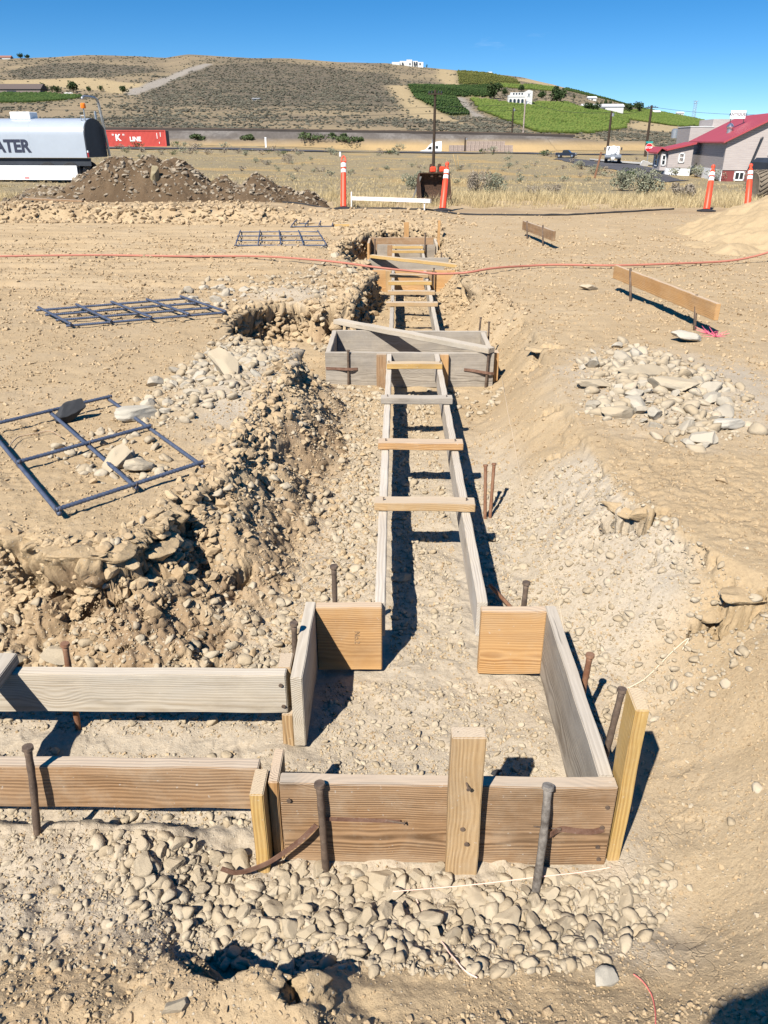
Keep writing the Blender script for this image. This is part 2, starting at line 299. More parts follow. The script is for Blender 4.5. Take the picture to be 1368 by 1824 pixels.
def terrain(x, y, sp=None, full=False):
    """height of the worked ground; full=True also returns the zone attributes and the overhang push"""
    x = np.asarray(x, float); y = np.asarray(y, float)
    if sp is None: sp = np.full(x.shape, .012)
    far = sstep(2, 12, y)
    lw = 1-.92*sstep(.2, .6, x)*sstep(.6, 1.1, y); wx = x+lw*((.05+.06*far)*fbm(x, y, .42, 3, 3, .55, sp)+.016*fbm(x, y, .12, 5, 13, .62, sp)); wy = y+lw*((.05+.10*far)*fbm(x, y, .40, 3, 9, .55, sp)+.016*fbm(x, y, .12, 5, 14, .62, sp))
    d = sd_poly(wx, wy, EDGE); W = idw(x, y, WID); w = W[..., 0]*(1+.25*fbm(x, y, .5, 2, 26)*lw); cr = W[..., 1]*(.55+.9*sstep(-.35, .3, fbm(x, y, .35, 2, 27)))
    g = .095+.012*fbm(x, y, 1.7, 3, 21)-.02*sstep(3, 9, y)*sstep(15, 11, y)
    g = g+.05*sstep(.12, .0, y-.35)*0
    fl = -.275+.012*fbm(x, y, .6, 2, 33)+.02*sstep(2.4, 4, y)-.015*sstep(1.45, 1.25, y)+.085*sstep(-.40, -.62, x)*sstep(1.56, 1.46, y)
    t = np.clip(d/w, 0, 1); t2 = t*t*(3-2*t)*.6+.4*(1-(1-t)**1.7)
    cw = .05+.05*far*.6+.10*sstep(0, .5, fbm(x, y, .28, 2, 28))
    drop = cr*sstep(-.01, cw, d)+(1-cr)*t2
    z = g*(1-drop)+fl*drop
    # the near bank the photographer stands on: a long soft slope with one broken, overhanging bit
    lipw = sstep(-.58, -.46, x)*sstep(-.06, -.18, x); yn = y+(1-.75*sstep(-.15, .1, x))*(.05*fbm(x, y, .35, 3, 18)+.025*fbm(x, y, .08, 3, 19))
    y0 = .82+(.22-.09*sstep(-.44, -.24, x))*lipw; y1 = 1.30-(.20+.09*sstep(-.44, -.24, x))*lipw; nb = 1-sstep(0, 1, (yn-y0)/(y1-y0)); gn = g-.22*sstep(-.3, .8, y)+.05*sstep(-.55, -1.2, x)*sstep(1.4, .8, y)+.07*lipw*sstep(.75, .95, y)+.12*sstep(.6, 1.4, x)*sstep(-.3, .8, y); z = z*(1-nb)+gn*nb
    inside = sstep(0, .03, d)*(1-sstep(.1, .5, nb))
    for (a, b, rx, ry, h, an) in PILES:
        c, s = math.cos(an), math.sin(an); u = ((x-a)*c+(y-b)*s)/rx; v = (-(x-a)*s+(y-b)*c)/ry; z = z+h*np.exp(-1.6*(u*u+v*v)**1.4)
    for (a, b, rx, ry, an, h) in PITS:
        c, s = math.cos(an), math.sin(an); xx = x+.028*fbm(x, y, .07, 3, 71)-a; yy = y+.028*fbm(x, y, .06, 3, 72)-b
        u = (xx*c+yy*s)/rx; v = (-xx*s+yy*c)/ry; z = z-h*sstep(1.15, .55, np.sqrt(u*u+v*v))
    # ledge at the far left, where the site steps up toward the spoil heap
    led = sstep(15.0, 15.35, y+.35*fbm(x, y, 1.3, 3, 61))*sstep(-1.2, -2.6, x+.3*fbm(x, y, .8, 2, 62)); z = z+.20*led*sstep(19, 17.5, y)
    led2 = sstep(14.3, 14.6, y+.3*fbm(x, y, .8, 3, 63))*sstep(.6, -.3, np.abs(x+.2)-1.0); z = z+.07*led2*sstep(18, 17, y)
    z = z+.05*sstep(.3, .75, fbm(x*.35, y, .55, 3, 64))*sstep(9.6, 10.1, y)*sstep(11.6, 10.8, y)*0
    # rubble slope, crumbs and tracks
    rub = inside*sstep(.02, -.28, x)*sstep(1.9, 2.15, y)*sstep(6.2, 5.2, y)*sstep(1.02, .6, np.where(x > -.28, t*1.3, t*.9)); steep = inside*(1-sstep(.85, 1.0, t))*sstep(.15, .35, cr)
    f1, i1 = worley(x, y, .075, 5); f2, i2 = worley(x, y, .035, 6); f3, i3 = worley(x, y, .16, 15)
    k1 = np.clip((.075/sp-2)/3, 0, 1); k2 = np.clip((.035/sp-2)/3, 0, 1)
    z = z+rub*(.016*k1*(i1-.3)*sstep(.75, .3, f1)+.010*k2*i2*sstep(.7, .3, f2)+.028*(i3-.45)*sstep(.8, .4, f3)+.03*fbm(x, y, .3, 2, 16))
    z = z+inside*(1-rub)*sstep(.6, 1, drop)*(.010*(i1-.5)*sstep(.7, .35, f1)*k1+.012*fbm(x, y, .25, 3, 17))
    rough = .35+1.0*rub+.8*steep+.5*sstep(.15, .5, fbm(x, y, .9, 3, 44))
    right = sstep(.35, .7, x)*sstep(1.2, .6, np.abs(y-1.6)); rough = rough*(1-.85*right)+.9*steep
    z = z+rough*(.012*fbm(x, y, .14, 3, 45, .55, sp)+.008*fbm(x, y, .045, 3, 46, .6, sp))
    chips = .6*sstep(.35, .8, fbm(x, y, .3, 4, 47))*(1-inside)+.7*steep; z = z+chips*.009*k2*(i2-.4)*sstep(.6, .3, f2)
    farchip = sstep(.05, .5, fbm(x, y, 1.1, 3, 48))*sstep(4, 9, y); z = z+farchip*(.02*(i1-.4)*sstep(.7, .3, f1)*k1+.022*(i3-.5)*sstep(.7, .35, f3))
    tr = sstep(7, 8, y)*sstep(16, 14, y)*sstep(-.9, -1.4, x); z = z+tr*.034*fbm(x*.12, y+.10*fbm(x, y, 2.5, 2, 70), .30, 3, 49)+tr*.03*sstep(.35, .6, fbm(x*.15, y, .9, 2, 50))
    zf = field_z(x, y); m = sstep(17.0, 19.5, y); z = z*(1-m)+(zf+.02*fbm(x, y, .5, 3, 52))*m
    if not full: return z
    grey = np.clip(inside*sstep(.45, .95, drop)*sstep(5.2, 3.8, y)*.85+.0, 0, 1)
    grey = np.maximum(grey, .9*sstep(.45, .1, np.hypot((x-.78)/.5, (y-2.95)/.9)-.55)*inside)
    for (a, b, rx, ry, h, an) in PILES[:3]: grey = np.maximum(grey, .8*sstep(1.5, .7, np.hypot((x-a)/rx, (y-b)/ry)+.25*fbm(x, y, .2, 3, 80)))
    grey = grey*(1-.75*rub)*(1-.9*sstep(.55, .8, x)*sstep(2.3, 1.9, y))+.12*sstep(.1, .6, fbm(x, y, .6, 3, 81))
    brown = np.clip(.85*steep*sstep(.4, -.4, x)*(.35+fbm(x, y, .2, 2, 82))+.95*rub*(.65+.8*fbm(x, y, .3, 3, 83))+.75*led*sstep(.0, .5, fbm(x, y, .5, 3, 84)), 0, 1)
    brown = np.maximum(brown, .55*sstep(16.6, 17.3, y)*sstep(18.6, 17.9, y)*sstep(-.3, .3, fbm(x, y, 1.5, 2, 85)+.3))
    brown = np.maximum(brown, .45*sstep(-.1, -.5, x)*sstep(1.3, 1.05, y)*(.4+fbm(x, y, .25, 3, 86)))
    lip = (sstep(-.12, -.01, d)*sstep(.045, .0, d)*.06-sstep(.02, .05, d)*sstep(.16, .07, d)*.075)*sstep(.12, .4, cr)
    return z, grey, np.clip(brown, 0, 1), lip
def ground_hit(px, py):
    """where a sight line first meets the worked ground (for placing what was surveyed in the photograph)"""
    z = .1
    for _ in range(12):
        p = at_z(px, py, z); z = .5*z+.5*float(terrain(np.array([p[0]]), np.array([p[1]]))[0])
    return at_z(px, py, z)
def build_ground():
    nc = 1000; u = np.linspace(-1, 1, nc); us = u*.62+.38*np.sign(u)*np.abs(u)**7*2.6
    ys = np.concatenate([np.linspace(-9, .42, 60, endpoint=False), np.concatenate([np.geomspace(.42, 2.1, 370, endpoint=False), np.geomspace(2.1, 3.4, 230, endpoint=False), np.geomspace(3.4, 21.0, 470)])])
    Y = np.repeat(ys[:, None], nc, 1); Wd = 1.05+.63*np.maximum(Y, .3); X = us[None]*Wd/.62
    sp = np.maximum(np.gradient(ys)[:, None]*np.ones_like(X), np.abs(np.gradient(X, axis=1)))
    Z, grey, brown, lip = terrain(X, Y, sp, True)
    # overhanging crust: push the lip outward along the bank normal
    e = .03; pl = EDGE; dx = (sd_poly(X+e, Y, pl)-sd_poly(X-e, Y, pl)); dy = (sd_poly(X, Y+e, pl)-sd_poly(X, Y-e, pl)); nn = np.hypot(dx, dy)+1e-9
    nz = .75+.7*fbm(X, Y, .3, 2, 90)+.8*fbm(X, Y, .07, 4, 94, .6)+.5*fbm(X, Y+Z*3, .03, 2, 98); sl = (1-sstep(4.8, 5.6, Y))*np.clip(np.hypot(np.gradient(Z, axis=1)/np.gradient(X, axis=1), np.gradient(Z, axis=0)/np.gradient(ys)[:, None])-.7, 0, 1.2)/1.2*(np.abs(Y) < 16)*(Y > .7); lp = lip*np.clip(nz, 0, 1.6)+sl*(.020*fbm(X-Y, Z*1.6+.3*X, .09, 4, 97, .6)+.014*(worley(X-Y, Z*1.5, .035, 96)[1]-.5))
    gx = np.gradient(Z, axis=1)/np.gradient(X, axis=1); gy = np.gradient(Z, axis=0)/np.gradient(ys)[:, None]; nn = np.where(nn < 1e-4, 1, nn); V = np.stack([X+lp*dx/nn, Y+lp*dy/nn, Z], -1).reshape(-1, 3)
    i = np.arange(len(ys)-1)[:, None]*nc+np.arange(nc-1)[None]; F = np.stack([i, i+1, i+nc+1, i+nc], -1).reshape(-1, 4)
    tag(np_mesh('ground', V, F, M['soil'], True, None, {'grey': grey.ravel(), 'brown': brown.ravel()}), kind='structure')
build_ground()
# ================================================================== stones
def rock_proto(seed, sub, round_=.5):
    r = np.random.default_rng(seed); bm = bmesh.new(); bmesh.ops.create_icosphere(bm, subdivisions=sub, radius=1.0)
    V = np.array([v.co for v in bm.verts]); F = np.array([[v.index for v in f.verts] for f in bm.faces]); bm.free()
    for _ in range(r.integers(12, 20)):                       # split faces
        n = r.normal(size=3); n /= np.linalg.norm(n); c = r.uniform(.46, .84); s = V@n; k = s > c; V[k] -= np.outer((s[k]-c)*(1-round_*.75), n)
    off = r.uniform(0, 50, 3)
    q = perlin(V[:, 0]*1.3+off[0], V[:, 1]*1.3+off[1]+V[:, 2]*.9, seed)*.10+perlin(V[:, 0]*3+off[1], V[:, 2]*3+off[2]+V[:, 1], seed+1)*.05
    q = q+perlin(V[:, 0]*7+off[1], V[:, 2]*7+off[2]+V[:, 1]*5, seed+3)*.022; V = V*(1+q[:, None]); V = V*np.array([1.0, r.uniform(.62, .9), r.uniform(.42, .72)])
    return V/np.abs(V).max(), F
ROCKS3 = [rock_proto(100+i, 4, .0+.35*(i % 4 == 0)) for i in range(14)]
ROCK_ME = []
for i, (v, f) in enumerate(ROCKS3):
    me = bpy.data.meshes.new('cobble'); me.from_pydata(v.tolist(), [], f.tolist())
    for p in me.polygons: p.use_smooth = True
    me.set_sharp_from_angle(angle=math.radians(19))
    me.materials.append(M['rock']); ROCK_ME.append(me)
PEB2 = [rock_proto(200+i, 2, .15) for i in range(10)]; PEB1 = [rock_proto(300+i, 1, .0) for i in range(10)]
OCC = []                                                    # x, y, r of placed stones
def clear(x, y, r, k=.72):
    for a, b, c in OCC:
        if (a-x)**2+(b-y)**2 < (k*(r+c))**2: return False
    return True
KEEP = [(-.30,.60,1.425,1.475),(.165,.265,1.38,1.43),(-.36,-.31,1.385,1.49),(.56,.61,1.42,1.52),(-.36,-.02,2.2,2.27),(.28,.57,2.2,2.27),(.50,.62,1.4,2.26),(-.34,-.24,1.8,2.26),(-.075,-.02,2.2,5.75),(.28,.345,2.2,5.75),(-2,-.3,1.45,1.53),(-2,-.3,1.83,1.90),(-.56,.80,5.70,5.80),(-.56,.80,6.45,6.56)]
def free_of_boards(x, y, r):
    return not any(a-r*.7 < x < b+r*.7 and c-r*.7 < y < d+r*.7 for a, b, c, d in KEEP)
MECACHE = {}
def put_rock(x, y, r, label, group, mat=None, sink=.35, me=None, rot=None, name='cobble', sc=None, cat='stone'):
    o = bpy.data.objects.new(name, me or random.choice(ROCK_ME)); COL.objects.link(o)
    z = float(terrain(np.array([x]), np.array([y]))[0]); s = sc or (r*random.uniform(.9, 1.15), r*random.uniform(.85, 1.1), r*random.uniform(.85, 1.15))
    o.scale = s; o.rotation_euler = rot or (random.gauss(0, .35), random.gauss(0, .35), random.uniform(0, 2*PI)); o.location = (x, y, z+s[2]*(.55-sink-random.uniform(-.1, .25)))
    if mat is not None:
        key = (o.data.name.split('.')[0] if False else o.data.name, mat.name)
        if key not in MECACHE: q = o.data.copy(); q.materials.clear(); q.materials.append(mat); MECACHE[key] = q
        o.data = MECACHE[key]
    tag(o, label, cat, group); OCC.append((x, y, r)); return o
def px_poly(pts, z): return [tuple(at_z(a, b, z)[:2]) for a, b in pts]
def pile(poly, n, rlo, rhi, pw, label, group, mat=None, kk=.72, sink=.35, core=None):
    P = np.array(poly); lo, hi = P.min(0), P.max(0); got = 0; tries = 0
    rs = sorted([rlo+(rhi-rlo)*random.random()**pw for _ in range(n)], reverse=True)
    while got < n and tries < n*60:
        tries += 1; x, y = random.uniform(lo[0], hi[0]), random.uniform(lo[1], hi[1])
        dd = float(sd_poly(np.array([x]), np.array([y]), poly)[0])
        if dd < 0 or (core and random.random() > min(1, .15+dd/core)): continue
        r = rs[got]
        if clear(x, y, r, kk) and free_of_boards(x, y, r): put_rock(x, y, r, label, group, mat, sink); got += 1
# stones one could pick out
p = at_z(116, 748, .12); put_rock(p[0], p[1]+.07, .10, 'dark blue grey basalt rock by the near rebar grid', None, M['basalt'], .02, ROCK_ME[2], (.1, -.5, .5), 'rock', (.095, .065, .105))
p = at_z(240, 740, .13); put_rock(p[0], p[1], .09, 'bright white angular rock beside the corner of the near rebar grid', None, M['white_rock'], .15, ROCK_ME[4], (.1, .1, .4), 'rock', (.12, .085, .085))
p = at_z(212, 825, .12); put_rock(p[0], p[1], .07, 'tall pale rock standing inside the near rebar grid', None, M['rock'], .1, ROCK_ME[6], (.1, -.7, .9), 'rock', (.105, .07, .085))
p = at_z(235, 830, .12); put_rock(p[0]+.05, p[1]-.03, .06, 'squat pale rock lying right of the tall one inside the near rebar grid', None, M['rock'], .15, ROCK_ME[8], (0, .1, .2), 'rock', (.075, .06, .062))
p = at_z(404, 665, .16); put_rock(p[0], p[1], .13, 'large smooth oval boulder on the grey stone pile left of the trench', None, M['rock'], .05, ROCK_ME[3], (.35, .5, -.9), 'boulder', (.15, .10, .11), 'boulder')
p = at_z(102, 1163, -.2); put_rock(p[0], p[1], .06, 'large smooth pale boulder at the foot of the left bank', None, M['rock'], .2, ROCK_ME[1], (.1, .1, .3), 'boulder', (.075, .06, .055), 'boulder')
p = at_z(14, 1152, -.15); put_rock(p[0], p[1], .06, 'tan blocky boulder at the left edge above the wall form', None, M['rock'], .2, ROCK_ME[5], (.2, .1, 1.3), 'boulder', (.06, .055, .06), 'boulder')
p = ground_hit(317, 1795); put_rock(p[0], p[1], .03, 'lone brownish cobble on the near bank at the bottom of the picture', None, M['rock'], .2, ROCK_ME[9], (.1, .1, .4), 'rock', (.031, .026, .024))
p = at_z(1222, 606, .1); put_rock(p[0], p[1], .12, 'chalky white block at the foot of the orange batter board', None, M['white_rock'], .15, ROCK_ME[0], (.1, .15, .3), 'rock', (.14, .10, .085))
p = at_z(1135, 662, .14); put_rock(p[0], p[1], .2, 'wide flat slab lying at the back of the right hand stone pile', None, M['rock'], .25, ROCK_ME[7], (.15, .1, .3), 'slab', (.21, .16, .10), 'slab')
p = at_z(1190, 690, .14); put_rock(p[0], p[1], .15, 'tilted grey slab in the middle of the right hand stone pile', None, M['rock'], .2, ROCK_ME[10], (.3, .05, -.3), 'slab', (.17, .12, .10), 'slab')
p = at_z(1060, 690, .1); put_rock(p[0], p[1], .11, 'long flat slab at the left end of the right hand stone pile', None, M['rock'], .2, ROCK_ME[11], (.1, .1, .1), 'slab', (.13, .08, .065), 'slab')
p = at_z(1105, 742, .1); put_rock(p[0], p[1], .1, 'low grey boulder at the near edge of the right hand stone pile', None, M['rock'], .15, ROCK_ME[12], (.05, .1, .2), 'boulder', (.11, .08, .065), 'boulder')
p = at_z(1050, 513, .1); put_rock(p[0], p[1], .1, 'round brown boulder on the flat ground left of the orange batter board', None, M['rock'], .15, ROCK_ME[13], (.05, .1, .2), 'boulder', (.11, .09, .095), 'boulder')
p = at_z(1295, 765, .1); put_rock(p[0], p[1], .09, 'white topped block at the right end of the right hand stone pile', None, M['white_rock'], .15, ROCK_ME[4], (.05, .1, .2), 'rock', (.10, .05, .06))
p = at_z(1090, 1690, -.1); put_rock(p[0], p[1], .03, 'white veined stone lying alone below the front corner of the pad form', None, M['white_rock'], .2, ROCK_ME[6], (.05, .1, .6), 'rock', (.034, .032, .026))
p = at_z(720, 1030, -.27); put_rock(p[0], p[1], .05, 'flat pale stone between the rails just behind the pad form', None, M['rock'], .25, ROCK_ME[2], (0, .1, .6), 'rock', (.05, .045, .022))
p = at_z(885, 1380, -.27); put_rock(p[0], p[1], .03, 'small charcoal stone behind the front board of the pad form', None, M['basalt'], .2, ROCK_ME[0], (.05, .1, .6), 'rock', (.022, .02, .022))
pile(px_poly([(190,1490),(330,1450),(440,1450),(480,1490),(800,1500),(1090,1500),(1150,1540),(1150,1600),(1130,1650),(960,1690),(800,1680),(650,1670),(440,1640),(250,1590)], -.23), 150, .017, .042, 1.5,
     'pale cobble in the loose bank along the outside of the near form boards', 'cobbles banked outside the near form boards', None, .60, .38, .07)
pile(px_poly([(230,700),(330,640),(380,600),(470,600),(510,650),(480,690),(400,700),(300,745),(240,750)], .13), 54, .03, .068, 2.2, 'grey white stone in the pile beside the near rebar grid', 'stones in the pile beside the near rebar grid', M['rock_pale'], .66, .3, .12)
pile(px_poly([(300,525),(370,500),(450,505),(460,525),(390,545),(330,535)], .12), 18, .04, .085, 1.6, 'pale stone in the small heap behind the middle rebar grid', 'stones in the heap behind the middle rebar grid', M['rock_pale'], .7, .3)
pile(px_poly([(1020,640),(1090,600),(1190,640),(1330,690),(1350,765),(1230,800),(1110,760),(1030,735)], .12), 52, .035, .095, 2.6, 'pale grey stone in the pile right of the trench', 'stones in the pile right of the trench', M['rock_pale'], .62, .3, .22)
pile(px_poly([(380,1060),(480,1040),(540,1080),(530,1170),(380,1180),(300,1150)], -.22), 30, .014, .034, 1.6, 'tan cobble on the rubble slope left of the pad form', 'cobbles on the rubble slope', M['rock'], .7, .3)
pile(px_poly([(540,460),(600,440),(650,500),(630,580),(560,600),(570,530)], .0), 16, .04, .09, 1.5, 'pale stone set in the crumbling bank behind the far pad form', 'stones in the bank behind the far form', None, .7, .3)
# everything finer is gravel: one object for the pale stones, one for the crumbled clods
def along_edge(a, b, n, lo, hi, pw, mu=.05, sd=.05):
    k = [EDGE.index(a), EDGE.index(b)]; P = np.array(EDGE[k[0]:k[1]+1]); L = np.r_[0, np.cumsum(np.hypot(*np.diff(P, axis=0).T))]; t = RNG.uniform(0, L[-1], n); x = np.interp(t, L, P[:, 0]); y = np.interp(t, L, P[:, 1]); i = np.clip(np.searchsorted(L, t)-1, 0, len(P)-2); D = np.diff(P, axis=0)[i]; D /= np.linalg.norm(D, axis=1)[:, None]; o = RNG.normal(mu, sd, n); s1 = np.array([(-.0), 0])
    X = np.stack([x-D[:, 1]*-o, y+D[:, 0]*-o], -1); flip = sd_poly(X[:, 0], X[:, 1], EDGE)*np.sign(o) < 0; X[flip] = 2*np.stack([x, y], -1)[flip]-X[flip]; return X, lo+(hi-lo)*RNG.uniform(0, 1, n)**pw
def scatter_ground(name, polys, protos, mat, extra=(), sink=.3, squash=1.0):
    XY = [e[0] for e in extra]; R = [e[1] for e in extra]
    for poly, n, rlo, rhi, pw, *soft in polys:
        P = np.array(poly); lo, hi = P.min(0), P.max(0); q = RNG.uniform(lo, hi, (int(n*(12 if soft else 3.2))+50, 2)); dd = sd_poly(q[:, 0], q[:, 1], poly); q = q[(dd > 0) if not soft else (RNG.uniform(0, 1, len(q)) < np.clip(.06+dd/soft[0], 0, 1)*(dd > -.2)*(.4+.9*(fbm(q[:, 0], q[:, 1], .25, 2, 29) > -.05)))][:n]
        XY.append(q); R.append(rlo+(rhi-rlo)*RNG.uniform(0, 1, len(q))**pw)
    XY = np.vstack(XY); R = np.concatenate(R); ok = np.ones(len(XY), bool)
    for a, b, c, d in KEEP: ok &= ~((XY[:, 0] > a-R*.5) & (XY[:, 0] < b+R*.5) & (XY[:, 1] > c-R*.5) & (XY[:, 1] < d+R*.5))
    XY = XY[ok]; R = R[ok]; Z = terrain(XY[:, 0], XY[:, 1], np.full(len(XY), .01)); n = len(R)
    S = R[:, None]*RNG.uniform(.8, 1.2, (n, 3)); S[:, 2] *= squash
    V, F, _ = scatter_np(protos, np.stack([XY[:, 0], XY[:, 1], Z+S[:, 2]*(.5-sink)], -1), S, rot_random(n, .4), RNG.integers(0, len(protos), n))
    return tag(np_mesh(name, V, F, mat, name == 'gravel'), kind='stuff')
Zf = -.265
FRONT = px_poly([(190,1480),(440,1455),(480,1545),(1100,1560),(1190,1530),(1200,1610)], Zf)+px_poly([(1130,1670),(1000,1710),(800,1725),(640,1720),(440,1690),(250,1610),(150,1530)], -.16)
FLOORL = [(-2.0,1.53),(-.36,1.53),(-.24,2.28),(.3,2.28),(.40,2.3),(.40,5.6),(-.25,5.6),(-.3,3.0),(-.5,2.35),(-2.0,2.25)]
NEARL = [(-1.6,1.05),(-.5,1.05),(-.36,1.25),(-.36,1.48),(-1.9,1.48)]
SLOPE = [(-1.7,2.15),(-.3,2.15),(-.15,2.6),(-.12,3.6),(-.2,5.5),(-.6,5.4),(-.78,4.2),(-.88,3.1),(-1.1,2.42),(-1.7,2.6)]
RSL = [(.36,2.3),(.36,3.9),(.75,3.9),(1.0,3.3),(1.15,2.6),(1.3,2.1),(.64,1.9),(.60,2.3)]
PL1 = px_poly([(225,715),(330,630),(380,590),(480,590),(530,650),(490,700),(420,720),(300,770),(235,770)], .12)
PL2 = px_poly([(1020,640),(1100,600),(1190,620),(1340,690),(1366,770),(1230,800),(1120,760),(1020,730)], .12)
PL3 = px_poly([(290,530),(370,490),(560,470),(640,480),(600,560),(480,540),(390,555)], .12)
PLM = px_poly([(60,790),(200,760),(310,800),(300,850),(180,860),(120,830)], .11)
BOX2 = [(-.5,5.0),(.8,5.0),(.8,5.7),(-.5,5.7)]
RSILT = [(.63,.85),(.62,2.2),(1.2,2.6),(1.7,2.6),(1.9,1.2),(1.3,.8)]
NB = [(-1.3,.35),(1.3,.35),(1.4,1.1),(.5,1.0),(-.1,.95),(-.5,1.05),(-1.3,1.1)]
FRIN = [(-.26,1.48),(.5,1.48),(.5,2.2),(-.26,2.2)]
scatter_ground('gravel', [(FRONT, 900, .008, .028, 1.6), (FLOORL, 2600, .005, .024, 2.4), (NEARL, 700, .004, .016, 2.2), (SLOPE, 750, .007, .036, 2.6), (RSL, 900, .006, .026, 2.2), (RSILT, 70, .006, .024, 1.6), (PL1, 520, .010, .05, 2.0, .22), (PL2, 560, .012, .058, 2.0, .35),
     (PL3, 260, .012, .05, 2.2, .3), (PLM, 90, .012, .045, 1.8), (BOX2, 110, .012, .04, 1.6), (FRIN, 900, .004, .017, 2.2)], PEB2, M['rock_stuff'])
scatter_ground('pebbles', [(FRONT, 2600, .003, .010, 1.5), (FLOORL, 10000, .0022, .009, 2.0), (NEARL, 3200, .002, .008, 1.8), (SLOPE, 3500, .003, .010, 2.0), (RSL, 3500, .0025, .010, 1.8), (NB, 700, .002, .008, 2.5), (RSILT, 300, .003, .012, 2.2), (PL1, 1100, .004, .014, 1.8, .2), (PL2, 1100, .005, .016, 1.8, .3), (FRIN, 3500, .0015, .006, 1.8)], PEB1, M['rock_stuff'])
GL = [(-3.2,2.7),(-.95,2.7),(-.75,4.5),(-.7,5.2),(-1.5,6.2),(-1.3,7.5),(-.5,9.4),(-1,12.5),(-1,15),(-9,17),(-7,12)]
GR = [(.9,1.0),(1.5,1.6),(1.4,2.3),(1.05,3.2),(1.1,5.2),(1.2,6.8),(.9,8),(.85,13),(1,17),(9,17),(6,10),(3,4)]
BANDL = [(-1.8,2.45),(-1.15,2.3),(-.98,2.5),(-.84,2.9),(-.78,3.5),(-.72,4.2),(-.6,5.2),(-.5,5.0),(-.6,4.0),(-.7,3.0),(-.85,2.35),(-1.2,2.1),(-1.8,2.2)]
scatter_ground('soil_clods', [(BANDL, 190, .012, .055, 2.4), (BANDL, 1800, .004, .018, 2.0), ([(-.95,2.6),(-.72,2.6),(-.55,5.1),(-.75,5.1)], 500, .008, .04, 2.2), (SLOPE, 2400, .004, .026, 3.2), (SLOPE, 7000, .0018, .006, 1.6), ([(-9.5,14.7),(-1.6,14.7),(-1.6,15.7),(-9.5,15.7)], 1500, .012, .09, 2.4), (NB, 8000, .0015, .012, 2.8), (RSILT, 2600, .0015, .009, 2.4), (GL, 2600, .006, .03, 2.6), (GR, 2600, .006, .028, 2.6), ([(-1.5,14.2),(1.5,14.2),(1.2,17),(-8,17.3),(-8,15)], 900, .012, .06, 1.8),
     ([(-.8,9.2),(-.35,9.0),(-.3,7.2),(-.6,7.1)], 350, .01, .05, 1.5), ([(-1.0,12.8),(-.2,13.3),(.8,13.4),(.8,14.6),(-1.2,14.6)], 500, .012, .06, 1.5), ([(.4,6.8),(1.2,6.8),(.9,12),(.45,12.5)], 700, .006, .035, 2.0), ([(-.3,6.7),(.4,6.7),(.4,12),(-.3,12)], 300, .006, .03, 2)], PEB2+PEB1, M['clod'], [along_edge((-2.2,2.72), (-1.08,2.45), 1500, .003, .03, 2.6, .05, .045), along_edge((-1.08,2.45), (-.77,3.81), 900, .004, .04, 2.4, .04, .05), along_edge((-.75,5.5), (-1.05,7.35), 800, .008, .05, 2.2), along_edge((-1.05,7.35), (-.2,13.7), 2200, .008, .06, 2.2), along_edge((-.2,13.7), (.78,13.0), 300, .01, .07, 2), along_edge((.78,13.0), (1.15,6.8), 500, .006, .04, 2.4, .1, .12)])
# broken crust hanging over the hollows
def crust_slabs():
    L = [(.99,2.965,.13,.05,-.6),(1.07,2.91,.09,.04,.15),(1.12,2.335,.10,.055,-.3),(1.23,2.31,.14,.05,.2),(1.12,5.70,.15,.07,-.4),(1.0,5.53,.09,.05,.3),
         (-1.14,2.45,.13,.055,.12),(-1.02,2.49,.11,.055,.5),(-.91,2.60,.09,.055,.9),(-.87,2.78,.11,.05,1.3),(-1.3,2.56,.13,.05,-.1),(-1.5,2.63,.12,.05,.05)]
    pr = [rock_proto(700+i, 4, .1) for i in range(5)]; n = len(L); A = np.array(L); z = terrain(A[:, 0]-.25*A[:, 3]*0, A[:, 1]+.05)
    S = np.stack([A[:, 2], A[:, 3]*1.3, .05+0*A[:, 2]], -1)*1.1; c, s_ = np.cos(A[:, 4]), np.sin(A[:, 4]); R = np.zeros((n, 3, 3)); R[:, 0, 0] = c; R[:, 0, 1] = -s_; R[:, 1, 0] = s_; R[:, 1, 1] = c; R[:, 2, 2] = 1
    V, F, _ = scatter_np(pr, np.stack([A[:, 0], A[:, 1], z-.046+.028*(A[:, 0] < 0)], -1), S, R, np.arange(n) % 5); V[:, 2] += .006*fbm(V[:, 0], V[:, 1]+V[:, 2], .05, 3, 99); tag(np_mesh('broken_crust', V, F, M['soil'], True), kind='stuff')
crust_slabs()
def crumbs():
    pr = []
    for q in range(8):
        b = bmesh.new(); bmesh.ops.create_cube(b, size=1.3); bmesh.ops.triangulate(b, faces=b.faces[:]); r = np.random.default_rng(q); V = np.array([v.co for v in b.verts])*(1+r.uniform(-.35, .35, (8, 1)))+r.normal(0, .12, (8, 3)); pr.append((V, np.array([[v.index for v in f.verts] for f in b.faces]))); b.free()
    n = 150000; y = np.exp(RNG.uniform(math.log(.78), math.log(13), n)); x = RNG.uniform(-1, 1, n)*(.42+.50*y); den = .5*fbm(x, y, .45, 3, 150)+.6*fbm(x, y, .13, 2, 151); k = den > RNG.uniform(-.55, .75, n); x, y = x[k], y[k]
    ok = np.ones(len(x), bool)
    for a, b, c, d in KEEP: ok &= ~((x > a) & (x < b) & (y > c) & (y < d))
    x, y = x[ok], y[ok]; n = len(x); z = terrain(x, y, np.full(n, .01)); r = (.0009+.0030*RNG.uniform(0, 1, n)**3)*(.35+.65*y)**.85; S = r[:, None]*RNG.uniform(.6, 1.3, (n, 3))
    V, F, _ = scatter_np(pr, np.stack([x, y, z+r*.25], -1), S, rot_random(n, .8), RNG.integers(0, 8, n)); tag(np_mesh('soil_crumbs', V, F, M['clod'], False), kind='stuff')
crumbs()
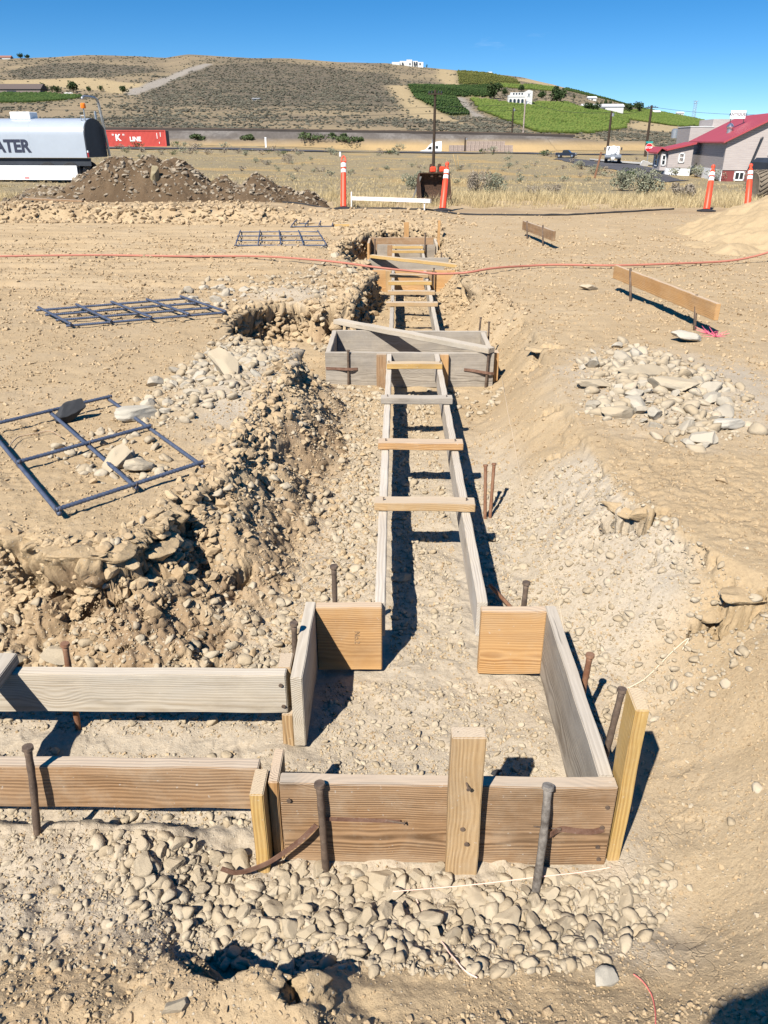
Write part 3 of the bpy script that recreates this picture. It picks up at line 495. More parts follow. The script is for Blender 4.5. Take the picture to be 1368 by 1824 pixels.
# ================================================================== timber forms, stakes, rebar, lines
def timber(name, lo, hi, mat, parent=None, tilt=(0, 0, 0), bev=.0025, ax=None):
    """a sawn board between two corners; its grain follows its longest side"""
    lo = np.array(lo, float); hi = np.array(hi, float); c = (lo+hi)/2; d = hi-lo; a = int(np.argmax(d)) if ax is None else ax
    R = {0: Matrix.Identity(3), 1: Matrix.Rotation(PI/2, 3, 'Z'), 2: Matrix.Rotation(-PI/2, 3, 'Y')}[a]
    dl = {0: d, 1: np.array([d[1], d[0], d[2]]), 2: np.array([d[2], d[1], d[0]])}[a]
    mb = MB(); bm = mb.bm; bmesh.ops.create_cube(bm, size=1.0)
    for v in bm.verts: v.co = Vector((v.co.x*dl[0], v.co.y*dl[1], v.co.z*dl[2]))
    bmesh.ops.bevel(bm, geom=bm.edges[:], offset=bev, segments=2, affect='EDGES')
    n = max(1, int(dl[0]/.06)); es = [e for e in bm.edges if abs(e.verts[0].co.x-e.verts[1].co.x) > dl[0]*.8]
    if n > 1: bmesh.ops.subdivide_edges(bm, edges=es, cuts=n-1, use_grid_fill=True)
    s1 = random.uniform(0, 90); amp = .0022*min(1, dl[0])
    for v in bm.verts:                                     # sawn timber is never quite straight
        q = v.co.x; v.co.z += amp*math.sin(q*2.1+s1)+.0012*math.sin(q*17+s1*3); v.co.y += amp*.8*math.sin(q*1.7+s1*2)+.0009*math.sin(q*23+s1)
    o = mb.build(name, mat, parent)
    for p in o.data.polygons: p.use_smooth = False
    T = Euler(tilt).to_matrix() @ R; base = Vector(parent.location) if parent is not None else Vector((0, 0, 0))
    o.rotation_euler = T.to_euler(); o.location = Vector(c)-base; return o
def nail(parent, p, d=(0, -1, 0), L=.03, r=.0025, name='nail'):
    """p in world space"""
    b = Vector(parent.location) if parent.parent is None else Vector((0, 0, 0)); p = Vector(p)-b; d = Vector(d).normalized()
    mb = MB(); mb.cyl(p-d*.01, p+d*L, r, seg=8); mb.cyl(p+d*L, p+d*(L+.003), r*2.1, seg=10); return mb.build(name, M['stake'], parent)
# ---- near pad form: five boards round a pad, open toward the rails
pf = thing('pad_form', 'open near pad form of brown and grey planks with upright stakes nailed on', 'wooden form', (.14, 1.43, -.28))
fb = timber('front_board', (-.285, 1.43, -.272), (.56, 1.468, .003), M['w_brown'], pf)
timber('left_board', (-.308, 1.85, -.262), (-.272, 2.272, .004), M['w_pale'], pf)
timber('back_board', (-.270, 2.236, -.262), (-.042, 2.274, .002), M['w_orange'], pf, ax=0)
timber('back_board', (.300, 2.222, -.262), (.522, 2.260, .001), M['w_orange'], pf, ax=0)
timber('right_board', (.5225, 1.470, -.268), (.560, 2.262, .003), M['w_grey'], pf)
timber('stake', (.138, 1.389, -.33), (.219, 1.4275, .202), M['w_tan'], pf, (.03, -.008, 0))
timber('stake', (.566, 1.43, -.36), (.598, 1.51, .262), M['w_yellow'], pf, (.05, -.012, 0))
timber('cleat', (-.285, 1.445, -.33), (-.245, 1.432, -.275), M['w_tan'], pf)
for x, z in ((.54, -.06), (.535, -.13), (.532, -.2), (.54, -.245), (-.262, -.05), (-.262, -.21)): nail(pf, (x, 1.431, z), (0, -1, 0), .004, .0028)
nail(pf, (.175, 1.394, .06), (.2, -1, -.1), .028, .0026); nail(pf, (.175, 1.392, -.1), (0, -1, 0), .003, .003); nail(pf, (.187, 1.39, -.15), (0, -1, 0), .003, .003)
# ---- wall form running off to the left
wf = thing('wall_form', 'pair of long low wall planks running out of the picture at the left', 'wooden form', (-1.2, 1.68, -.28))
timber('near_board', (-2.05, 1.484, -.142), (-.345, 1.522, .001), M['w_brown'], wf, (0, 0, 0))
timber('far_board', (-2.05, 1.858, -.142), (-.325, 1.896, .002), M['w_pale'], wf)
timber('stake', (-.352, 1.392, -.36), (-.318, 1.481, .004), M['w_yellow'], wf, (.0, .01, 0))
timber('end_cleat', (-.3145, 1.44, -.30), (-.289, 1.56, -.002), M['w_orange'], wf)
timber('stake', (-.352, 1.8975, -.36), (-.312, 1.975, .004), M['w_tan'], wf)
timber('stake', (-.345, 1.859, -.36), (-.3105, 1.896, -.145), M['w_tan'], wf)
timber('spreader', (-1.235, 1.47, .0045), (-1.15, 1.91, .042), M['w_grey'], wf, (0, 0, .0))
for x, z in ((-.34, -.03), (-.336, -.11)): nail(wf, (x, 1.859, z), (0, -1, 0), .003, .003)
for zz, t_ in ((0, 'No.2'),):
    cu = bpy.data.curves.new('grade_stamp', 'FONT'); cu.body = t_; cu.size = .026; cu.extrude = .0002; cu.align_x = 'CENTER'; cu.align_y = 'CENTER'; o = bpy.data.objects.new('grade_stamp', cu); COL.objects.link(o); bpy.context.view_layer.update()
    me = bpy.data.meshes.new_from_object(o.evaluated_get(bpy.context.evaluated_depsgraph_get())); bpy.data.objects.remove(o); me.materials.clear(); me.materials.append(M['w_brown']); o = bpy.data.objects.new('grade_stamp', me); COL.objects.link(o); o.parent = pf
    o.rotation_euler = (PI/2, PI/2, 0); o.location = (-.130-.14, 2.2345-1.43, -.12+.28)
# ---- ladder of rails and spreaders between the pads
def ladder(label, x0, x1, w, y0, y1, rungs, ex, loc, mats):
    t = thing('rail_form', label, 'wooden form', loc)
    timber('rail', (x0, y0, -.142), (x0+w, y1, 0), mats[0], t); timber('rail', (x1, y0, -.142), (x1+w, y1, 0), mats[1], t)
    for (y, m, e0, e1, tw) in rungs:
        o = timber('spreader', (x0-e0, y, .003), (x1+w+e1, y+.075, .040), M[m], t, (0, 0, tw))
        for xx in (x0+w/2, x1+w/2): nail(t, (xx, y+.035, .038), (.15, 0, 1), .012, .002)
    return t
ladder('near ladder of two splashed rails with spreaders across the gravel trench', -.068, .292, .036, 2.278, 5.746,
       [(3.0,'w_tan',.02,.02,-.02), (3.73,'w_orange',.02,.025,-.01), (4.50,'w_grey',.02,.02,0), (5.30,'w_yellow',-.005,.0,0)], .02, (.13, 4.0, -.142), (M['w_rail'], M['w_rail']))
# ---- middle pad form
mf = thing('pad_form', 'grey boarded box form in the middle of the trench under a loose plank', 'wooden form', (.12, 6.1, -.25))
timber('front_board', (-.535, 5.752, -.262), (.745, 5.790, .002), M['w_grey'], mf)
timber('back_board', (-.497, 6.482, -.255), (.768, 6.520, .004), M['w_grey'], mf)
timber('side_board', (-.535, 5.7925, -.258), (-.497, 6.52, .003), M['w_grey'], mf); timber('side_board', (.7105, 5.7925, -.258), (.748, 6.479, .001), M['w_pale'], mf)
timber('stake', (-.145, 5.712, -.35), (-.069, 5.749, .0), M['w_brown'], mf); timber('stake', (.334, 5.712, -.35), (.40, 5.749, .0), M['w_orange'], mf)
timber('stake', (.753, 5.82, -.35), (.79, 5.91, -.01), M['w_orange'], mf)
mf2 = timber('scrap_stick', (0, 0, 0), (1.62, .085, .038), M['w_pale'], None); mf2.name = 'loose_plank'
mf2.location = (.10, 6.26, .026); mf2.rotation_euler = (0, .0, -.70); tag(mf2, 'bleached plank lying loose across the top of the grey box form', 'plank')
# ---- far rails and far pad forms
ladder('second ladder of grey rails with yellow spreaders beyond the box form', -.056, .338, .036, 6.524, 9.86,
       [(7.55,'w_tan',.04,.03,.01), (8.18,'w_tan',.03,.03,0), (8.78,'w_yellow',.03,.02,.02), (9.28,'w_tan',.02,.0,0)], .02, (.16, 8.2, -.142), (M['w_grey'], M['w_pale']))
f2 = thing('pad_form', 'third pad form with orange front boards under a sagging red hose', 'wooden form', (.18, 10.2, -.25))
timber('front_board', (-.36, 9.865, -.30), (.735, 9.903, .004), M['w_orange'], f2); timber('back_board', (-.36, 10.75, -.28), (.80, 10.788, .03), M['w_grey'], f2)
timber('side_board', (-.395, 9.87, -.28), (-.36, 10.78, .005), M['w_grey'], f2); timber('side_board', (.765, 9.906, -.28), (.80, 10.747, .02), M['w_pale'], f2)
timber('stake', (-.13, 9.822, -.36), (-.06, 9.861, .0), M['w_tan'], f2); timber('stake', (.376, 9.822, -.36), (.44, 9.861, .01), M['w_brown'], f2)
o = timber('loose_plank', (0, 0, 0), (1.36, .085, .038), M['w_yellow'], None); o.location = (.22, 10.37, .045); o.rotation_euler = (0, .012, -.62); tag(o, 'yellow plank laid slantwise over the third pad form', 'plank')
ladder('short far ladder with two pale spreaders next to the last pad form', -.06, .36, .036, 10.80, 12.45, [(11.95,'w_yellow',0,.0,0), (11.45,'w_yellow',.0,.0,0)], .02, (.16, 11.6, -.142), (M['w_pale'], M['w_pale']))
f3 = thing('pad_form', 'last pad form at the far end with rusty brown boards and tall orange stakes', 'wooden form', (.15, 12.9, -.25))
timber('front_board', (-.30, 12.46, -.28), (.60, 12.498, .0), M['w_grey'], f3); timber('back_board', (-.42, 13.18, -.25), (.60, 13.218, .03), M['w_brown'], f3)
timber('side_board', (-.45, 12.47, -.28), (-.415, 13.2, .02), M['w_orange'], f3); timber('side_board', (.6025, 12.5, -.28), (.64, 13.2, .01), M['w_pale'], f3)
timber('stake', (-.14, 12.418, -.35), (-.06, 12.456, .0), M['w_brown'], f3); timber('stake', (.12, 13.222, -.35), (.20, 13.26, .26), M['w_orange'], f3); timber('stake', (.645, 12.75, -.35), (.685, 12.84, .33), M['w_orange'], f3)
# ---- steel form pins
def pin(label, foot, head, r=.0095, group=None, parent_name='steel_pin', bent=0.0, mat=None):
    a = Vector(foot); b = Vector(head); d = (b-a).normalized(); a2 = a-d*.12; t = thing(parent_name, label, 'steel stake', a, 0, group)
    pts = [Vector(a2), a+(b-a)*.5+Vector((bent, 0, 0)), b]; q = np.array([list(p-a) for p in pts]); q = spline(q, 8)
    V, F, F2 = tube_np(q, r*(1+.06*np.sin(np.arange(len(q))*1.7)), 10); np_mesh('shaft', V, F, mat or M['stake'], True, t, F2=F2)
    mb = MB(); mb.cyl(b-a-d*.002, b-a+d*.007, r*1.5, r*1.4, 14); mb.build('head', mat or M['stake'], t, True); return t
pin('leaning rusty steel pin driven in front of the wall form near the left edge', (-.935, 1.44, -.18), (-.912, 1.458, .082), .0095, None, bent=.004)
pin('upright steel pin left of centre against the front board of the near pad form', (-.174, 1.405, -.28), (-.181, 1.415, .014), .0095)
M['splash'] = rust('cement splashed pin', (.075, .062, .052), (.28, .25, .215))
pin('cement splashed pin leaning on the right half of the near front board', (.364, 1.352, -.285), (.383, 1.418, .012), .0105, None, bent=.004, mat=M['splash'])
pin('steel pin standing behind the left back board of the near pad form', (-.208, 2.30, -.27), (-.208, 2.30, .125))
pin('steel pin standing behind the right back board of the near pad form', (.452, 2.29, -.27), (.46, 2.31, .06))
pin('steel pin outside the left side board of the near pad form', (-.326, 2.06, -.25), (-.322, 2.07, .045))
pin('short rusty pin half way along the right side board of the near pad form', (.585, 1.93, -.25), (.60, 1.935, .03), mat=M['rustbar'])
pin('tall dark pin beside the upright yellow stake of the near pad form', (.60, 1.69, -.26), (.634, 1.715, .075))
pin('rusty pin behind the far plank of the wall form', (-1.02, 1.925, -.25), (-1.005, 1.925, .06), mat=M['rustbar'])
pin('left one of the twin rusty pins standing right of the near ladder', (.452, 3.47, -.22), (.448, 3.53, .0), .0085, mat=M['rustbar'])
pin('right one of the twin rusty pins standing right of the near ladder', (.482, 3.49, -.22), (.492, 3.55, .0), .0085, mat=M['rustbar'])
pin('dark pin on the left half of the grey box form front', (-.36, 5.735, -.27), (-.358, 5.738, .02)); pin('dark pin on the right end of the grey box form front', (.69, 5.732, -.27), (.70, 5.735, .04))
pin('left one of two pins behind the right corner of the grey box form', (.70, 6.55, -.2), (.715, 6.56, .10), .008); pin('right one of two pins behind the right corner of the grey box form', (.79, 6.56, -.2), (.79, 6.58, .06), .008)
pin('dark pin standing against the orange front of the third pad form', (.462, 9.81, -.28), (.462, 9.81, .03)); pin('dark pin behind the grey back of the third pad form', (.60, 10.81, -.2), (.605, 10.81, .08), .01)
pin('pin at the right end of the third pad form', (.815, 10.5, -.2), (.82, 10.5, .12), .01); pin('dark pin inside the right corner of the last pad form', (.44, 12.42, -.28), (.44, 12.43, .17), .012)
pin('dark pin at the left corner of the last pad form', (-.33, 12.42, -.28), (-.33, 12.43, .08), .012)
o = tube('rusty_bar', [(.40, 2.76, -.22), (.455, 2.62, -.222), (.503, 2.50, -.232)], .0085, M['rustbar'], 8); tag(o, 'rusty bar lying on the gravel right of the near ladder', 'steel bar')
# ---- perforated straps nailed to the boards
def strap(label, pts, w=.016, tk=.0016, name='metal_strap'):
    q = spline(pts, 10); n = len(q); T = np.gradient(q, axis=0); T /= np.linalg.norm(T, axis=1)[:, None]; up = np.array([0, .12, 1.0]); up = up-T*(T@up)[:, None]; up /= np.linalg.norm(up, axis=1)[:, None]; nr = np.cross(T, up)
    V = np.stack([q+up*w/2+nr*tk, q-up*w/2+nr*tk, q-up*w/2-nr*tk, q+up*w/2-nr*tk], 1).reshape(-1, 3); i = np.arange(n-1)[:, None]*4; k = np.arange(4)[None]; k2 = (k+1) % 4
    F = np.stack([i+k, i+k2, i+4+k2, i+4+k], -1).reshape(-1, 4); F = np.vstack([F, [[0, 1, 2, 3]], [[4*n-1, 4*n-2, 4*n-3, 4*n-4]]])
    return tag(np_mesh(name, V, F, M['strap'], False), label, 'strap')
strap('long rusty strap bent out from the yellow stake toward the cobbles', [(-.43, 1.345, -.20), (-.39, 1.352, -.222), (-.33, 1.376, -.222), (-.285, 1.39, -.20), (-.235, 1.395, -.155), (-.192, 1.40, -.105)], .013)
strap('flat rusty strap nailed across the left half of the near front board', [(-.17, 1.4265, -.112), (-.10, 1.4265, -.114), (-.03, 1.4265, -.116), (.02, 1.4255, -.118)], .010)
strap('rusty strap curling from the right hand pin to the corner of the near front board', [(.40, 1.405, -.135), (.43, 1.424, -.136), (.47, 1.4245, -.142), (.51, 1.4245, -.144), (.54, 1.4265, -.137)], .016)
strap('rusty strap tying the left pin to the grey box form', [(-.53, 5.748, -.115), (-.44, 5.745, -.118), (-.35, 5.722, -.115), (-.29, 5.745, -.118)], .02)
strap('rusty strap tying the right pin to the grey box form', [(.52, 5.746, -.12), (.60, 5.742, -.128), (.70, 5.72, -.14), (.75, 5.745, -.15)], .02)
nl = nail(pf, (-.02, 1.428, -.116), (1, -.2, .02), .05, .0022); nl = nail(pf, (.37, 1.424, -.128), (1, -.1, -.02), .055, .002)
# ---- rebar mats
def bar_np(p0, p1, r, rib=True):
    L = np.linalg.norm(np.array(p1)-np.array(p0)); n = max(2, int(L/(.0055 if rib else .05))); t = np.linspace(0, 1, n)[:, None]
    P = np.array(p0)[None]*(1-t)+np.array(p1)[None]*t
    rr = r*(1+(.22*((np.arange(n) % 3) == 0) if rib else 0)); return tube_np(P, rr, 8 if rib else 6)
def rebar_mat(label, O, U, Vv, nu, nv, r, rib, ext=.03):
    """O corner, U along the long bars, V across; nu bars laid along V, nv bars laid along U"""
    t = thing('rebar_mat', label, 'rebar mat', O); U = np.array(U, float); Vv = np.array(Vv, float); u = U/np.linalg.norm(U); v = Vv/np.linalg.norm(Vv); up = np.array([0, 0, 2.0*r])
    for k in range(nv):
        a = Vv*k/(nv-1); w = np.random.default_rng(k).normal(0, .008, 3)*.6; w[2] = 0; A, F, F2 = bar_np(a-u*ext+w, a+U+u*ext-w, r, rib); np_mesh('bar', A, F, M['rebar'], True, t, F2=F2)
    for k in range(nu):
        a = U*k/(nu-1); w = np.random.default_rng(k+9).normal(0, .008, 3)*.6; w[2] = 0; A, F, F2 = bar_np(a-v*ext+up+w, a+Vv+v*ext+up-w, r, rib); np_mesh('bar', A, F, M['rebar'], True, t, F2=F2)
    if rib:
        for i in range(nu):
            for j in range(nv):
                c = U*i/(nu-1)+Vv*j/(nv-1); q = [c+r*1.25*(u*math.cos(s)+v*math.sin(s))*1.2+np.array([0, 0, r*(1+2.1*math.sin(2*s))]) for s in np.linspace(0, 6.28, 14)]
                A, F, F2 = tube_np(q, .0012, 5); np_mesh('tie_wire', A, F, M['stake'], True, t, F2=F2)
    return t
zr = .132; c0 = at_z(105, 913, zr); c1 = at_z(360, 830, zr); c2 = at_z(195, 712, zr); zz = float(terrain(np.array([c0[0]]), np.array([c0[1]]))[0])
# the near mat reaches out of the picture to the left: three bars long, cross bars every half step
Uv = (c2-c1); St = (c0-c1)
rebar_mat('large blue black rebar mat on the bank at the left edge', c1, Uv, St, 3, 3, .0085, True, .012)
q = [at_z(*p, .125) for p in ((398, 557), (322, 530), (125, 580), (70, 552))]
rebar_mat('rebar mat lying on bare soil left of the box form between two stone heaps', q[2], q[0]-q[2], q[3]-q[2], 5, 4, .0095, True, .03)
q = [at_z(*p, .12) for p in ((580, 437), (580, 414), (421, 437), (428, 413))]
rebar_mat('far rebar mat beside the far end of the trench, nearer of the two', q[2], q[0]-q[2], q[3]-q[2], 5, 4, .010, False, .03)
q = [at_z(*p, .12) for p in ((592, 403), (590, 392), (520, 404), (528, 393))]
rebar_mat('farthest rebar mat lying near the small yellow offcut', q[2], q[0]-q[2], q[3]-q[2], 4, 3, .010, False, .03)
o = timber('offcut', (0, 0, 0), (.42, .085, .038), M['w_yellow'], None); p = at_z(618, 402, .12); o.location = (p[0], p[1], .13); o.rotation_euler = (0, 0, -.2); tag(o, 'short yellow offcut beside the farthest rebar mat', 'board')
# ---- red hose across the site
hp = [(-40,456,.1),(60,454,.1),(180,453,.1),(330,455,.1),(460,455,.11),(555,461,.12),(615,467,.12),(650,472,.13),(700,478,.10),(740,482,.075),(780,486,.06),(830,484,.10),(880,476,.12),(940,472,.1),(990,470,.1),(1060,471,.1),(1110,471,.1),(1200,468,.1),(1290,464,.1),(1340,456,.14),(1385,443,.22)]
pts = [at_z(a, b, z+.02) for a, b, z in hp]; pts = spline(pts, 8); gz = terrain(pts[:, 0], pts[:, 1]); pts[:, 2] = np.maximum(pts[:, 2]-.01, gz+.009); tag(tube('hose', pts, .0125, M['hose'], 10), 'faded red hose lying right across the site and sagging over the trench', 'hose')
# ---- mason lines
def line(name, label, pp, mat, r=.0016, lift=.004, zs=None):
    pts = [at_z(a, b, zs[i]) if zs else ground_hit(a, b) for i, (a, b) in enumerate(pp)]; pts = spline(pts, 10); gz = terrain(pts[:, 0], pts[:, 1]); pts[:, 2] = np.maximum(pts[:, 2], gz+lift); return tag(tube(name, pts, r, mat, 6), label, 'string')
line('string', 'pink and white string running from the near front corner over the cobbles', [(1088,1545),(1040,1553),(960,1562),(850,1575),(760,1583),(700,1588)], M['string'], .0017, .01, [-.262,-.262,-.255,-.25,-.25,-.25])
line('string', 'pale string looping down over the cobbles to the near bank', [(735,1590),(752,1625),(775,1660),(800,1700),(825,1730),(850,1746)], M['string'], .0018, .008)
line('string', 'thin slack string trailing down the right hand slope to the near pad form', [(893,668),(902,720),(915,790),(930,860),(948,940),(962,990),(985,1040),(1000,1100),(1012,1160)], M['ltwire'], .0014, .006)
line('string', 'short bright pink string end on the near bank at the lower right', [(1128,1738),(1145,1752),(1160,1775),(1166,1800),(1167,1830)], M['pinkstring'], .0015, .006)
line('root', 'thin dry root on the right hand bank', [(1215,1160),(1225,1140),(1190,1170),(1150,1210),(1110,1230)], M['ltwire'], .002, .006)
line('twig', 'thin brown twig arching over the soil inside the near rebar mat', [(18,802),(35,785),(60,780),(90,775),(110,785)], M['w_brown'], .003, .02)
for k, (px, py) in enumerate([(1262, 595), (1275, 600)]):
    mb = MB(); c = ground_hit(px, py)
    for j in range(16):
        a = random.uniform(0, 2*PI); L = random.uniform(.05, .13); mb.cyl((0, 0, 0), (L*math.cos(a), L*math.sin(a), random.uniform(.005, .06)), .0022, .0012, 5)
    tag(mb.build('survey_whisker', M['pink'], None, False, tuple(c)), ['pink bristle survey marker in the shadow of the orange batter board', 'smaller pink bristle marker right of the batter board shadow'][k], 'survey marker')
# ---- batter boards
def batter(label, stakes, ends, mat, h=.14, tk=.038, side=1, sr=.011, smat='stake', off=None):
    """stakes: two (px, foot py, top py); ends: pixel of the board's two upper corners"""
    g0 = ground_hit(stakes[0][0], stakes[0][1]); g1 = ground_hit(stakes[1][0], stakes[1][1]); d = (g1-g0); d[2] = 0; L = np.linalg.norm(d); d /= L; n = np.array([-d[1], d[0], 0])*side
    t = thing('batter_board', label, 'batter board', (g0+g1)/2); base = np.array(t.location)
    for g, s in ((g0, stakes[0]), (g1, stakes[1])):
        r = ray(s[3] if len(s) > 3 else s[0], s[2]); k = (g-CAM)@_f; top = CAM+r*(k/(r@_f)); v = tube_np(np.array([g-(top-g)*.15, g+(top-g)*.5, top])-base, sr, 8); np_mesh('pin', v[0], v[1], M[smat], True, t, F2=v[2])
    o_ = g0+n*(sr+tk/2); pe = []
    for px, py in ends:
        r = ray(px, py); s = ((o_-CAM)@n)/(r@n); pe.append(CAM+r*s)
    a, b = pe; mid = (a+b)/2; ln = np.linalg.norm(b-a); bd = timber('board', (-ln/2, -tk/2, -h/2), (ln/2, tk/2, h/2), mat, None); bd.parent = t
    dr = Vector((b-a)/ln); bd.rotation_euler = (0, -math.asin(dr.z), math.atan2(dr.y, dr.x)); bd.location = Vector(mid-base)-Vector((0, 0, h/2)); return t
batter('orange batter board on two rusty pins on the right of the site', [(1123, 537, 478), (1237, 588, 525, 1241)], [(1097, 472), (1281, 541)], M['w_orange'], .125, .038, -1 if False else 1, .012)
batter('small weathered batter board far back on the right', [(939, 425, 394), (967, 438, 401)], [(933, 393), (988, 412)], M['w_brown'], .13, .038, 1, .012)
batter('white dusty batter rail between the two middle delineators', [(626, 373, 342), (756, 376, 354)], [(628, 350), (767, 354)], M['whitepvc'], .078, .05, 1, .016, 'whitepvc')
batter('pale batter board on dark pins before the brown spoil heap', [(126, 364, 342), (205, 364, 346)], [(114, 347), (203, 350)], M['w_pale'], .12, .04, 1, .018)
o = timber('loose_plank', (0, 0, 0), (1.3, .09, .038), M['w_brown'], None); p = at_z(95, 356, .35); o.location = tuple(p); o.rotation_euler = (0, .03, -.15); tag(o, 'thin brown plank lying left of the pale batter board', 'plank')
# ---- delineators
def delineator(label, px, py, tpx, tpy, loop=False):
    p = at_z(px, py, .10); p[2] = float(terrain(np.array([p[0]]), np.array([p[1]]))[0]); k = (p-CAM)@_f; r = ray(tpx, tpy); top = CAM+r*(k/(r@_f)); ax = Vector(top-p); Ht = ax.length
    t = thing('delineator', label, 'delineator post', p, 0, 'red orange delineator posts'); R = ax.to_track_quat('Z', 'Y').to_matrix()
    mb = MB(); mb.lathe([(.20, 0), (.205, .025), (.12, .04), (.075, .055)], (0, 0, .0), 8); mb.build('rubber_base', M['rubber'], t)
    if loop:
        mb = MB(); mb.lathe([(.068, .04), (.062, .3), (.055, Ht*.82), (.048, Ht*.86), (.03, Ht*.87)], (0, 0, 0), 20, R); mb.build('post', M['orange'], t, True)
        P = [(.045*math.cos(s)*(1 if True else 1), 0, Ht*.88+.10*math.sin(s)*(1.0)) for s in np.linspace(-.3, PI+.3, 16)]; q = np.array([list(R @ Vector(v)) for v in P]); V, F, F2 = tube_np(q, .017, 8); np_mesh('grab_loop', V, F, M['orange'], True, t, F2=F2)
    else:
        mb = MB(); mb.lathe([(.070, .04), (.065, .3), (.060, Ht*.62), (.054, Ht*.63), (.050, Ht*.87), (.028, Ht*.90), (.026, Ht*.93), (.04, Ht*.95), (.042, Ht*.98), (.025, Ht)], (0, 0, 0), 20, R); mb.build('post', M['orange'], t, True)
    for a, b in ((.66, .72), (.76, .83)) if loop else ((.655, .73), (.765, .835)):
        mb = MB(); rr = .0595 if loop else .0555; mb.lathe([(rr, Ht*a), (rr, Ht*b)], (0, 0, 0), 20, R); mb.build('reflective_band', M['reflect'], t, True)
    return t
delineator('upright delineator with a grab loop at its top, left of the white batter rail', 612, 372, 612, 275, True)
delineator('slightly leaning delineator with a knob top in front of the rusty bucket', 788, 378, 797, 289)
delineator('scuffed delineator leaning away from the sand pile toward the barn', 1258, 376, 1271, 294)
delineator('clean delineator rising behind the sand pile beside the big tyre', 1331, 372, 1338, 292)
# ================================================================== the country beyond: field, road, rail bank, hills
def grid_sheet(name, X, Y, Z, mat, attrs=None, kind='structure'):
    nr, nc = X.shape; V = np.stack([X, Y, Z], -1).reshape(-1, 3); i = np.arange(nr-1)[:, None]*nc+np.arange(nc-1)[None]
    return tag(np_mesh(name, V, np.stack([i, i+1, i+nc+1, i+nc], -1).reshape(-1, 4), mat, True, None, {k: a.ravel() for k, a in (attrs or {}).items()}), kind=kind)
def field_mat():
    k = NT('dry grass field', .95, .05); v = k.coord(); a = k.noise(v, .35, 6, .65); b = k.noise(v, 2.6, 6, .7); c = k.noise(k.vscale(v, (1, .5, 1)), 9, 5, .7)
    q = k.mix(k.ramp(a, .35, .65), (.40, .31, .165), (.31, .245, .15)); q = k.mix(k.ramp(b, .42, .66, 0, .85), q, (.215, .185, .125)); q = k.mix(k.ramp(c, .35, .75, .45, 0), q, (.16, .13, .085))
    q = k.mix(k.math('MULTIPLY', k.attr('orange'), k.ramp(b, .3, .6, .4, 1)), q, (.45, .29, .11)); k.col(q); k.nor(k.bump(c, .12, .8)); return k.m
M['field'] = field_mat()
def asph(name, c):
    k = NT(name, .85, .25); v = k.coord(); a = k.noise(v, .25, 5); b = k.noise(v, 14, 4, .7); q = k.mix(k.ramp(a, .35, .65), tuple(x*.85 for x in c), tuple(x*1.15 for x in c)); k.col(k.mix(k.ramp(b, .3, .7, .25, 0), q, tuple(x*.6 for x in c))); return k.m
M['asphalt'] = asph('sun bleached asphalt', (.085, .08, .082)); M['ballast'] = asph('dark rail ballast', (.055, .046, .04)); M['kerbc'] = asph('pale concrete', (.38, .36, .32))
ys = np.geomspace(19.0, 236, 260); us = np.linspace(-1, 1, 260); Y = np.repeat(ys[:, None], 260, 1); X = us[None]*(12+.95*Y); Z = field_z(X, Y)-.22*sstep(21.2, 20.0, Y)-.02*(Y < 21.3)
orange = np.maximum(sstep(.1, .5, fbm(X, Y, 14, 3, 91))*sstep(120, 170, Y), .6*sstep(.2, .6, fbm(X, Y, 7, 3, 92))*sstep(25, 40, Y))
grid_sheet('field', X, Y, Z, M['field'], {'orange': orange})
def strip(name, pts, w, mat, dz, fn, n=40, ww=9, cat=None, label=None):
    """a road laid over the land: pts world (x, y[, half width])"""
    P = np.array([(p[0], p[1], (p[2] if len(p) > 2 else w)) for p in pts], float); q = spline(P, n//max(1, len(P)-1)+2); T = np.gradient(q[:, :2], axis=0); T /= np.linalg.norm(T, axis=1)[:, None]; N = np.stack([-T[:, 1], T[:, 0]], -1)
    s = np.linspace(-1, 1, ww)[None, :, None]; XY = q[:, None, :2]+N[:, None]*s*q[:, None, 2:3]; X, Y = XY[..., 0], XY[..., 1]; return grid_sheet(name, X, Y, fn(X, Y)+dz, mat)
strip('highway', [(-150, 168, 4.5), (-80, 146, 4.5), (-40, 138, 4.5), (0, 143, 4.5), (25, 150, 4.5), (60, 155, 4.5), (120, 160, 4.5)], 4.5, M['asphalt'], .12, field_z, 90)
def fhit(px, py): return at_fn(px, py, field_z, 17.5, 240)
L0 = [fhit(*p) for p in ((985, 284), (1000, 286), (1020, 291), (1060, 299), (1120, 312), (1180, 326))]; R0 = [fhit(*p) for p in ((1000, 280), (1040, 285), (1090, 290), (1130, 293), (1180, 306), (1232, 322))]
Xr = np.array([[a[0]+(b[0]-a[0])*t for t in np.linspace(0, 1, 12)] for a, b in zip(spline(L0, 8), spline(R0, 8))]); Yr = np.array([[a[1]+(b[1]-a[1])*t for t in np.linspace(0, 1, 12)] for a, b in zip(spline(L0, 8), spline(R0, 8))])
grid_sheet('side_road', Xr, Yr, field_z(Xr, Yr)+.05, M['asphalt'])
K0 = [fhit(*p) for p in ((1050, 284), (1090, 287), (1130, 290), (1165, 292))]; K1 = [fhit(*p) for p in ((1050, 286), (1090, 290), (1130, 293.5), (1168, 296))]
Xk = np.array([[a[0], b[0]] for a, b in zip(K0, K1)]); Yk = np.array([[a[1], b[1]] for a, b in zip(K0, K1)]); grid_sheet('pavement', Xk, Yk, field_z(Xk, Yk)+.12, M['kerbc'])
